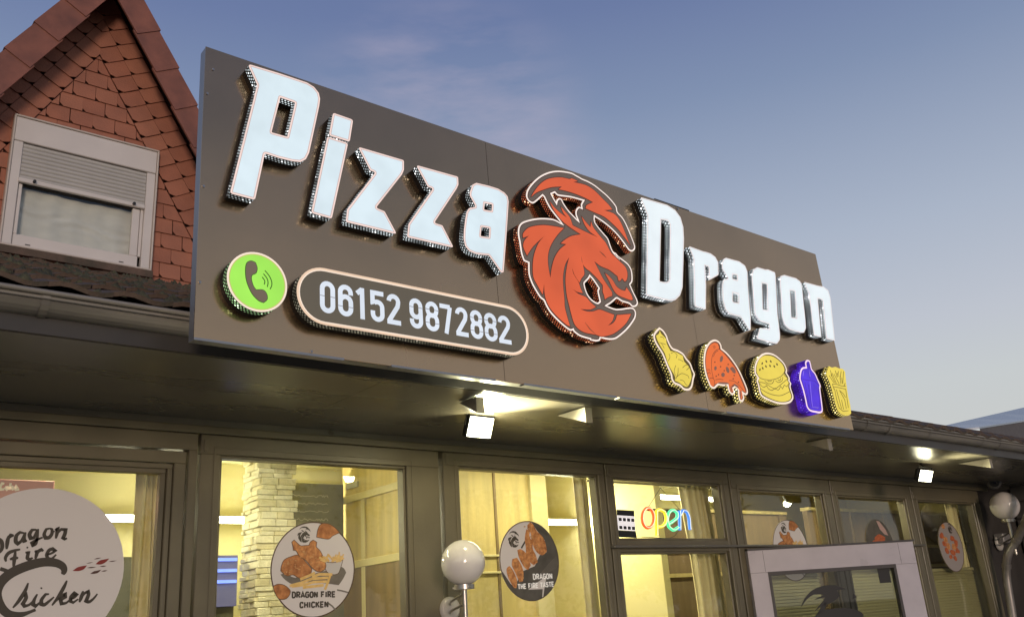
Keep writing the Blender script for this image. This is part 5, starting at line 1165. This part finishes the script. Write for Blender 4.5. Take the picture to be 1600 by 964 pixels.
# --- big round sticker, left
s1 = thing('window_sticker', 'big plain round sticker with dark script lettering at the lower left', 'window sticker', onY(58, 888, YS))
r1 = 0.325; c1 = (uvF(194, 881, YS)[0]-r1, uvF(62, 762, YS)[1]-r1)
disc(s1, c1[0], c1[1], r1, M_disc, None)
z = (0, 750, 4.505); mb = MB()
def sc1(lines, w, tp=None):
    for l in lines:
        p = [zpt(z, *a) for a in l]; mb.stroke(smooth(p, 4, closed=False) if len(p) > 2 else p, w, fS, 0.0008, 0.0016+random.uniform(0, .0006), taper=tp)
sc1([[(-70, 430), (-45, 500)], [(-95, 440), (-40, 410), (5, 425), (15, 470), (-5, 505), (-50, 515)], [(62, 388), (52, 430), (46, 485)], [(60, 410), (75, 388), (97, 390)], [(170, 372), (140, 366), (115, 390), (110, 430), (125, 446), (150, 425), (172, 375)], [(180, 365), (168, 405), (170, 428), (190, 425)],
     [(255, 347), (225, 350), (207, 380), (215, 408), (238, 405), (262, 345)], [(268, 342), (262, 400), (250, 445), (232, 455), (225, 440), (260, 418), (300, 402)], [(350, 338), (325, 345), (310, 380), (320, 405), (345, 402), (365, 375), (365, 345), (350, 338)], [(365, 362), (385, 360)], [(385, 350), (405, 342), (400, 375), (392, 410)], [(402, 375), (430, 345), (462, 348), (455, 380), (443, 405), (455, 414), (472, 408)]], 0.0128, lambda s: 0.5+0.65*math.sin(s*math.pi))
sc1([[(42, 572), (38, 545), (60, 512), (100, 495), (142, 486)], [(108, 500), (100, 560), (95, 612)], [(68, 556), (100, 548), (128, 546)], [(178, 508), (200, 508), (192, 545), (205, 558), (230, 545)], [(186, 472), (198, 474)], [(242, 500), (262, 500), (255, 530), (248, 553)], [(255, 530), (270, 500), (290, 488), (305, 498)], [(330, 525), (365, 512), (388, 495), (370, 482), (345, 492), (328, 525), (338, 550), (365, 550), (395, 522)]], 0.0118, lambda s: 0.55+0.6*math.sin(s*math.pi))
sc1([[(440, 662), (452, 635), (440, 605), (395, 582), (320, 575), (240, 588), (140, 622), (60, 665), (0, 725), (-25, 800), (0, 880), (50, 935), (110, 948), (170, 940), (250, 910)]], 0.034, lambda s: 0.35+0.75*math.sin(min(1, s*1.05)*math.pi)**0.6)
sc1([[(0, 622), (40, 635), (80, 655)]], 0.014)
sc1([[(198, 722), (175, 780), (130, 850), (90, 897)], [(112, 872), (150, 818), (180, 802), (182, 830), (160, 868), (172, 885), (205, 875), (235, 845)], [(262, 800), (240, 840), (232, 872), (250, 885), (285, 855)], [(285, 755), (296, 762)], [(345, 800), (320, 802), (292, 840), (290, 870), (312, 875), (345, 850), (380, 820)], [(470, 705), (450, 750), (410, 820), (365, 880)], [(395, 850), (430, 812), (458, 800), (458, 820), (425, 838), (432, 868), (465, 862), (490, 840)], [(495, 838), (520, 825), (538, 805), (522, 795), (500, 820), (495, 850), (515, 860), (550, 835)], [(585, 778), (572, 820), (558, 858)], [(565, 838), (595, 795), (620, 782), (622, 805), (605, 848), (625, 855), (655, 835), (685, 798)]], 0.0122, lambda s: 0.45+0.75*math.sin(s*math.pi))
mb.build('script_lettering', M_txt, s1)
mb = MB(); mb2 = MB()
for l, red in ((((510, 637), (545, 612), (580, 603), (612, 598), (590, 625), (555, 638)), 1), (((672, 590), (700, 565), (730, 557), (768, 550), (745, 575), (710, 592)), 1), (((635, 657), (660, 640), (680, 636), (712, 628), (690, 650), (660, 658)), 0), (((605, 586), (630, 578), (655, 577), (630, 584)), 0), (((660, 556), (685, 546), (712, 545), (685, 554)), 0), (((765, 572), (790, 566), (822, 565), (790, 573)), 0), (((612, 616), (640, 609), (680, 610), (640, 618)), 0), (((700, 606), (725, 600), (750, 602), (725, 609)), 0), (((712, 640), (735, 633), (757, 634), (735, 642)), 0)):
    (mb if red else mb2).plate(pol(z, l), [], fS, 0.0008, 0.0016)
mb.build('red_flames', M_redp, s1); mb2.build('dark_flames', mat('dark_red_print', (0.09, 0.04, 0.03)), s1)
# --- chicken and chips sticker
def chicken_sticker(root, T_, full=True):
    """T_ maps zoom coordinates of the big print on to this sticker"""
    pp2 = lambda pts, n=3: ccw(smooth(ccw([T_(*a) for a in pts]), n))
    def sh(name, m_, polys, w1=0.0016):
        mb = MB()
        for i, q_ in enumerate(polys):
            if 'print' in name and m_ in (M_fry, M_fry2, M_cup_):
                MB().plate(offset(pp2(q_), -0.0032), [], fS, 0.0008, w1-0.00015).build('contour_print', M_shade, root)
            mb.plate(pp2(q_), [], fS, 0.0008, w1+i*0.0003)
        return mb.build(name, m_, root)
    sh('paper_print', M_pap, [((165, 570), (215, 560), (300, 600), (560, 540), (720, 500), (752, 520), (768, 552), (740, 610), (700, 668), (560, 650), (400, 640), (280, 660), (210, 620))], 0.0013)
    sh('chicken_print', M_fry, [((175, 500), (200, 440), (260, 410), (330, 395), (380, 440), (450, 520), (440, 560), (400, 590), (340, 602), (280, 570), (230, 582), (195, 560), (170, 535))], 0.0018)
    sh('drumstick_print', M_fry2, [((272, 275), (290, 258), (318, 285), (350, 310), (385, 308), (430, 305), (440, 275), (465, 258), (495, 275), (490, 320), (530, 360), (560, 430), (580, 490), (560, 530), (510, 542), (460, 510), (400, 440), (340, 400), (310, 350), (285, 345), (283, 320))], 0.0021)
    sh('corner_chicken_print', M_fry, [((500, 225), (510, 160), (540, 110), (600, 108), (660, 140), (705, 185), (640, 215), (610, 242), (560, 238))], 0.0016)
    sh('corner_chicken_print', M_fry, [((103, 680), (140, 662), (200, 672), (250, 715), (248, 750), (215, 790), (160, 795), (135, 770), (110, 720))], 0.0016)
    mb = MB(); rr = random.Random(9)
    for k in range(70):
        q_ = rr.choice((((300, 300), (560, 500)), ((190, 440), (360, 570)))); u = rr.random(); cx = q_[0][0]+(q_[1][0]-q_[0][0])*u+rr.gauss(0, 30); cy = q_[0][1]+(q_[1][1]-q_[0][1])*(u if q_[0][0] == 300 else rr.random())+rr.gauss(0, 22)
        if not (180 < cx < 570 and 290 < cy < 580): continue
        if cx < 310 and cy < 420: continue
        if cx > 400 and cy < 330: continue
        n_ = 6; mb.plate([T_(cx+rr.uniform(5, 13)*math.cos(a), cy+rr.uniform(4, 9)*math.sin(a)) for a in [2*math.pi*i/n_ for i in range(n_)]], [], fS, 0.0008, 0.0026+rr.uniform(0, .0003))
    tag(mb.build('crumbs_print', M_crumb, root), kind='stuff')
    sh('cup_print', M_cup_, [((560, 455), (640, 465), (720, 450), (735, 440), (710, 520), (690, 560), (640, 568), (590, 540))], 0.0019)
    mb = MB(); rr = random.Random(5)
    for k in range(26):
        a = T_(555+rr.random()*160, 445+rr.random()*12); ang = math.radians(rr.uniform(35, 150)); l_ = rr.uniform(0.03, 0.052); b_ = (a[0]+math.cos(ang)*l_, a[1]+math.sin(ang)*l_*rr.uniform(.5, 1)); mb.stroke([a, b_], 0.0075, fS, 0.0018, 0.0022+k*0.00006)
    mb.build('cup_chips_print', M_chip, root); mb = MB()
    for l in (((345, 615), (420, 585), (480, 555)), ((455, 595), (520, 568), (640, 570)), ((250, 675), (360, 645), (450, 610), (600, 600)), ((270, 680), (380, 665), (470, 640), (590, 635)), ((370, 690), (460, 680), (560, 668)), ((625, 565), (600, 640), (572, 710))):
        mb.stroke([T_(*a) for a in l], 0.0125, fS, 0.0018, 0.0024+random.uniform(0, .0004))
    mb.build('chips_print', M_chip, root)
    mb = MB()
    for l in (((685, 712), (730, 720), (785, 735)), ((600, 830), (640, 860), (670, 895))): mb.stroke([T_(*a) for a in l], 0.007, fS, 0.0008, 0.0018)
    mb.build('rosemary_print', M_pap, root)
    mb = MB(); a = T_(382, 203); b = T_(382, 128); place_dragon(mb, fS, a[0], a[1], abs(b[1]-a[1])*2.0, 0.0008, 0.0018); mb.build('dragon_logo', M_txt, root)
s2 = thing('window_sticker', 'round white sticker with fried chicken and chips reading dragon fire chicken', 'window sticker', onY(488, 890, YS))
z = (410, 800, 5.876); L2, R2_, T2 = zpt(z, 73, 540), zpt(z, 847, 520), zpt(z, 480, 87)
rr2 = (R2_[0]-L2[0])/2; c2 = ((R2_[0]+L2[0])/2, T2[1]-rr2)
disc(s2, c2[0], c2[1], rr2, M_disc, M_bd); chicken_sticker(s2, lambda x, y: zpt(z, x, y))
mb = MB(); a, b = zpt(z, 272, 783), zpt(z, 668, 776); h_ = zpt(z, 272, 733)[1]-a[1]; text(mb, 'DRAGON FIRE', a[0], b[0], a[1], h_, 0.0072, dz=b[1]-a[1])
a, b = zpt(z, 342, 876), zpt(z, 602, 868); text(mb, 'CHICKEN', a[0], b[0], a[1], h_, 0.0072, dz=b[1]-a[1]); mb.build('lettering', M_txt, s2)
# --- dark slate sticker
s3 = thing('window_sticker', 'round sticker with chicken pieces on dark slate, beside the globe lamp', 'window sticker', onY(827, 880, YS))
z = (770, 800, 6.427); L3, R3_, T3 = zpt(z, 65, 455), zpt(z, 662, 480), zpt(z, 360, 87); rr3 = (R3_[0]-L3[0])/2; c3 = ((R3_[0]+L3[0])/2, T3[1]-rr3)
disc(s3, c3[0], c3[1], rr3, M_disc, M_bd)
def clipc(p, c, r):
    for k in range(32): a = 2*math.pi*k/32; p = clip_half(p, math.cos(a), math.sin(a), math.cos(a)*c[0]+math.sin(a)*c[1]+r*0.985)
    return p
mb = MB(); mb.plate(clipc(pol(z, ((375, 80), (440, 90), (560, 200), (700, 400), (700, 700), (600, 900), (500, 890), (515, 780), (540, 640), (450, 700), (260, 850), (200, 800), (240, 700), (300, 590), (420, 540), (470, 430), (540, 400), (520, 280), (440, 180)), n=1), c3, rr3), [], fS, 0.0008, 0.0013)
mb.plate(clipc(pol(z, ((60, 560), (100, 600), (180, 720), (260, 780), (500, 770), (490, 930), (300, 960), (100, 800)), n=1), c3, rr3), [], fS, 0.0008, 0.0014); mb.build('slate_print', M_slatep, s3)
mb = MB()
for l in (((345, 130), (372, 100), (400, 120), (440, 190), (500, 250), (528, 320), (540, 390), (500, 430), (450, 410), (410, 350), (385, 270), (380, 210), (350, 170)), ((335, 170), (370, 185), (365, 240), (395, 300), (400, 370), (430, 430), (448, 500), (410, 530), (370, 500), (335, 440), (330, 360), (320, 260)),
          ((245, 380), (280, 370), (330, 410), (360, 480), (380, 530), (350, 580), (310, 545), (260, 450)), ((195, 470), (240, 455), (280, 520), (305, 600), (300, 690), (265, 700), (230, 620), (190, 530)), ((140, 560), (165, 538), (205, 590), (240, 680), (235, 760), (210, 755), (160, 670), (138, 600))):
    mb.plate(pol(z, l), [], fS, 0.0014, 0.0022+random.uniform(0, .0006))
mb.build('chicken_print', M_fry2, s3)
mb = MB(); rr = random.Random(12)
for (x0, y0, x1, y1, n_, w_) in ((350, 150, 480, 390, 26, 40), (350, 300, 420, 500, 18, 26), (270, 400, 350, 550, 14, 26), (220, 490, 285, 670, 14, 22), (155, 570, 225, 730, 14, 20)):
    for k in range(n_):
        u = rr.random(); cx = x0+(x1-x0)*u+rr.gauss(0, w_*.45); cy = y0+(y1-y0)*u+rr.gauss(0, 8)
        mb.plate([zpt(z, cx+rr.uniform(4, 10)*math.cos(t), cy+rr.uniform(4, 9)*math.sin(t)) for t in [2*math.pi*i/6 for i in range(6)]], [], fS, 0.0008, 0.0031+rr.uniform(0, .0003))
tag(mb.build('crumbs_print', M_crumb, s3), kind='stuff')
mb = MB()
for k in range(7):
    mb.stroke([zpt(z, 460+k*9, 640-k*2), zpt(z, 560+k*12, 520+k*6), zpt(z, 640+k*2, 440+k*12)], 0.0022, fS, 0.0008, 0.0016)
mb.build('cloth_stripes', M_pap, s3)
mb = MB(); mb.stroke([zpt(z, 285, 360), zpt(z, 325, 290)], 0.010, fS, 0.0014, 0.0018); mb.stroke([zpt(z, 440, 150), zpt(z, 545, 230)], 0.006, fS, 0.0014, 0.0018); mb.build('chopstick_print', M_txt, s3)
mb = MB(); a, b = zpt(z, 208, 270), zpt(z, 208, 187); place_dragon(mb, fS, a[0], a[1], abs(b[1]-a[1])*2, 0.0008, 0.0018); mb.build('dragon_logo', M_txt, s3)
mb = MB(); a, b = zpt(z, 405, 672), zpt(z, 595, 664); h_ = zpt(z, 405, 622)[1]-a[1]; text(mb, 'DRAGON', a[0], b[0], a[1], h_, 0.0062, dz=b[1]-a[1]); a, b = zpt(z, 252, 770), zpt(z, 612, 742); text(mb, 'THE FIRE TASTE', a[0], b[0], a[1], h_*0.92, 0.0062, dz=b[1]-a[1]); mb.build('lettering', M_whitep, s3)
# --- three stickers in the right-hand windows
def copy_sticker(label, cx, cz, r, dark=0):
    s_ = thing('window_sticker', label, 'window sticker', (cx, YS, cz))
    disc(s_, cx, cz, r, (M_disc, M_slatep, mat('dim_white_vinyl', (0.34, 0.30, 0.28), rough=0.5))[dark], M_bd if dark != 1 else None); k = r/rr2
    Tm = lambda x, y: (cx+(zpt((410, 800, 5.876), x, y)[0]-c2[0])*k, cz+(zpt((410, 800, 5.876), x, y)[1]-c2[1])*k)
    return s_, Tm
t4 = uvF(1228.7, 811.6, YS); s4, T4 = copy_sticker('round white chicken sticker cut off by the top of the open door', t4[0], t4[1]-0.222, 0.222); chicken_sticker(s4, T4)
t5 = uvF(1369, 811, YS); s5, T5 = copy_sticker('dark round sticker with glazed wings above the right half of the open door', t5[0]-0.01, t5[1]-0.215, 0.215, 1)
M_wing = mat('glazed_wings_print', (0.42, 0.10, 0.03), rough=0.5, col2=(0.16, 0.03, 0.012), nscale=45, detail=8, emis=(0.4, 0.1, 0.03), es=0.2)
for l in (((200, 560), (260, 450), (420, 420), (600, 440), (720, 500), (760, 600), (600, 700), (300, 700)), ((330, 400), (480, 330), (640, 380), (600, 470), (420, 480))): MB().plate(ccw(smooth(ccw([T5(*a) for a in l]))), [], fS, 0.0008, 0.0018+random.uniform(0, .0006)).build('wings_print', M_wing, s5)
mb = MB(); mb.plate(ccw([T5(*a) for a in ((480, 110), (560, 120), (690, 250), (740, 350), (640, 330), (540, 250))]), [], fS, 0.0008, 0.0014); mb.build('napkin_print', mat('napkin_pink_print', (0.45, 0.3, 0.28)), s5)
t6 = uvF(1477, 815, YS); s6, T6 = copy_sticker('round white sticker with red chicken pieces in the last window', t6[0]+0.01, t6[1]-0.222, 0.222, 2)
rr = random.Random(4)
for cx, cy, rx, ry in ((230, 330, 75, 55), (330, 400, 70, 60), (260, 470, 80, 60), (370, 520, 70, 70), (300, 590, 75, 55), (560, 380, 80, 55), (650, 450, 70, 70), (560, 520, 75, 60), (640, 590, 70, 55), (480, 620, 80, 60), (520, 720, 60, 50), (380, 700, 60, 45), (350, 170, 60, 45)):
    p = [T6(cx+rx*rr.uniform(.7, 1.15)*math.cos(a), cy+ry*rr.uniform(.7, 1.15)*math.sin(a)) for a in [2*math.pi*k/9 for k in range(9)]]
    MB().plate(smooth(ccw(p), 2), [], fS, 0.0008, 0.0018+rr.uniform(0, .0008)).build('chicken_print', M_wing if rr.random() < 0.7 else M_fry2, s6)
mb = MB(); a = T6(560, 200); place_dragon(mb, fS, a[0], a[1], 0.09, 0.0008, 0.0016); mb.build('dragon_logo', M_txt, s6)

# ================================================================== RIGHT NEIGHBOUR, GROUND, STREET BEHIND THE VIEWER
nb = thing('neighbour_building', 'pale metal roof and dark wall of the neighbouring building at the far right', 'building', (13, 8, 0))
P1, P2, P3 = onY(1500, 661, 9.0), onY(1640, 630, 9.0), onY(1640, 651, 9.0); P4 = onY(1530, 667, 9.0)
bz = Vector((0, 0, 0)); dv = Vector((1.4, 4.0, 0.9))
n_ = 5
for k in range(n_):
    a = P4.lerp(onY(1700, 641, 9.0), k/n_); b = P4.lerp(onY(1700, 641, 9.0), (k+1)/n_); c = P1.lerp(onY(1700, 615, 9.0), (k+1)/n_); d = P1.lerp(onY(1700, 615, 9.0), k/n_)
    e = 0.008; mb = MB(); up = Vector((0, 1.2, 0)); mb.add([a, b-Vector((e, 0, 0)), c-Vector((e, 0, 0))+up, d+up, a-Vector((0, 0, .04)), b-Vector((e, 0, .04)), c-Vector((e, 0, .04))+up, d-Vector((0, 0, .04))+up], [(0, 1, 2, 3), (7, 6, 5, 4), (0, 4, 5, 1), (1, 5, 6, 2), (3, 2, 6, 7), (0, 3, 7, 4)])
    mb.build('roof_panel', mat('pale_blue_roof_sheet', (0.30, 0.34, 0.40), rough=0.25, metal=0.4), nb)
a, b = onY(1530, 667, 9.02), onY(1700, 641, 9.02); mb = MB(); mb.add([a, b, (b.x, 9.02, 0), (a.x, 9.02, 0)], [(3, 2, 1, 0)]); mb.box((a.x, 9.03, 0), (b.x+4, 12, a.z-0.1)); mb.build('wall', mat('neighbour_wall', (0.12, 0.11, 0.105), rough=0.7, noise=0.2), nb)
sw = MB(); sw.box((9.9, 2.9, 0), (11.5, 4.02, ZS+0.03)); 
for k in range(14): sw.box((9.86, 2.9, 0.2+k*0.17), (9.9, 4.0, 0.2+k*0.17+0.155), 0, 0.006)
tag(sw.build('side_wall', mat('dark_boarded_wall', (0.075, 0.07, 0.066), rough=0.5, noise=0.2)), 'dark boarded side wall beyond the downpipe at the right edge', 'wall')
# ground
mb = MB(); mb.quad((-400, -400, -0.13), (400, -400, -0.13), (400, 400, -0.13), (-400, 400, -0.13)); struct('road', mb, mat('asphalt', (0.05, 0.05, 0.052), rough=0.85, noise=0.15, nscale=30, bump=0.4, bscale=200))
mb = MB(); mb.box((-30, -2.2, -0.126), (30, 4.0, 0.0)); struct('pavement', mb, mat('paving_concrete', (0.36, 0.34, 0.30), rough=0.85, noise=0.12, nscale=6, bump=0.3))
mb = MB(); mb.box((-30, -2.35, -0.126), (30, -2.203, 0.004), 0, 0.01); struct('kerb', mb, mat('kerb_stone', (0.28, 0.27, 0.26), rough=0.8, noise=0.1))
# trees across the street (mirrored in the shop windows)
M_leaf = mat('dusk_leaves', (0.05, 0.075, 0.03), rough=0.7, noise=0.4, nscale=3); M_bark = mat('bark', (0.07, 0.055, 0.04), rough=0.9, noise=0.3, bump=0.6)
def tree(x, y, h, cr_, label, seed):
    rr = random.Random(seed); t = thing('tree', label, 'tree', (x, y, -0.13)); 
    tm_ = MB(); tm_.tube([(x, y, -0.13), (x+.1, y, h*.25), (x-.1, y+.1, h*.5), (x, y, h*.75)], .2, 10, radii=[.26, .2, .15, .06])
    for k in range(7):
        a = rr.random()*6.28; b = Vector((x, y, h*(.3+.06*k))); e = b+Vector((math.cos(a), math.sin(a), .7))*cr_*.6; tm_.tube([b, b.lerp(e, .5)+Vector((0, 0, .15)), e], .06, 6, radii=[.09, .05, .02])
    tm_.build('trunk', M_bark, t)
    cm = MB(); cl = [Vector((x, y, h*.62))+Vector((rr.gauss(0, .5), rr.gauss(0, .5), rr.gauss(0, .42)))*cr_ for _ in range(26)]
    for i in range(5200):
        c = rr.choice(cl); d = Vector((rr.gauss(0, 1), rr.gauss(0, 1), rr.gauss(0, .8)))*cr_*.17; p = c+d; s_ = rr.uniform(.06, .13)
        u = Vector((rr.gauss(0, 1), rr.gauss(0, 1), rr.gauss(0, 1))).normalized(); v = u.orthogonal().normalized()
        cm.add([p-u*s_, p+v*s_*.5, p+u*s_, p-v*s_*.5], [(0, 1, 2, 3)])
    cm.build('crown', M_leaf, t)
tree(15.4, -11, 6.2, 2.5, 'broad leafy tree across the street, mirrored in the shop windows', 1)
tree(20.5, -9.5, 5.0, 1.8, 'smaller round leafy tree across the street to the right', 2)
tree(8.2, -13, 5.2, 2.0, 'low leafy tree across the street opposite the left window', 3)
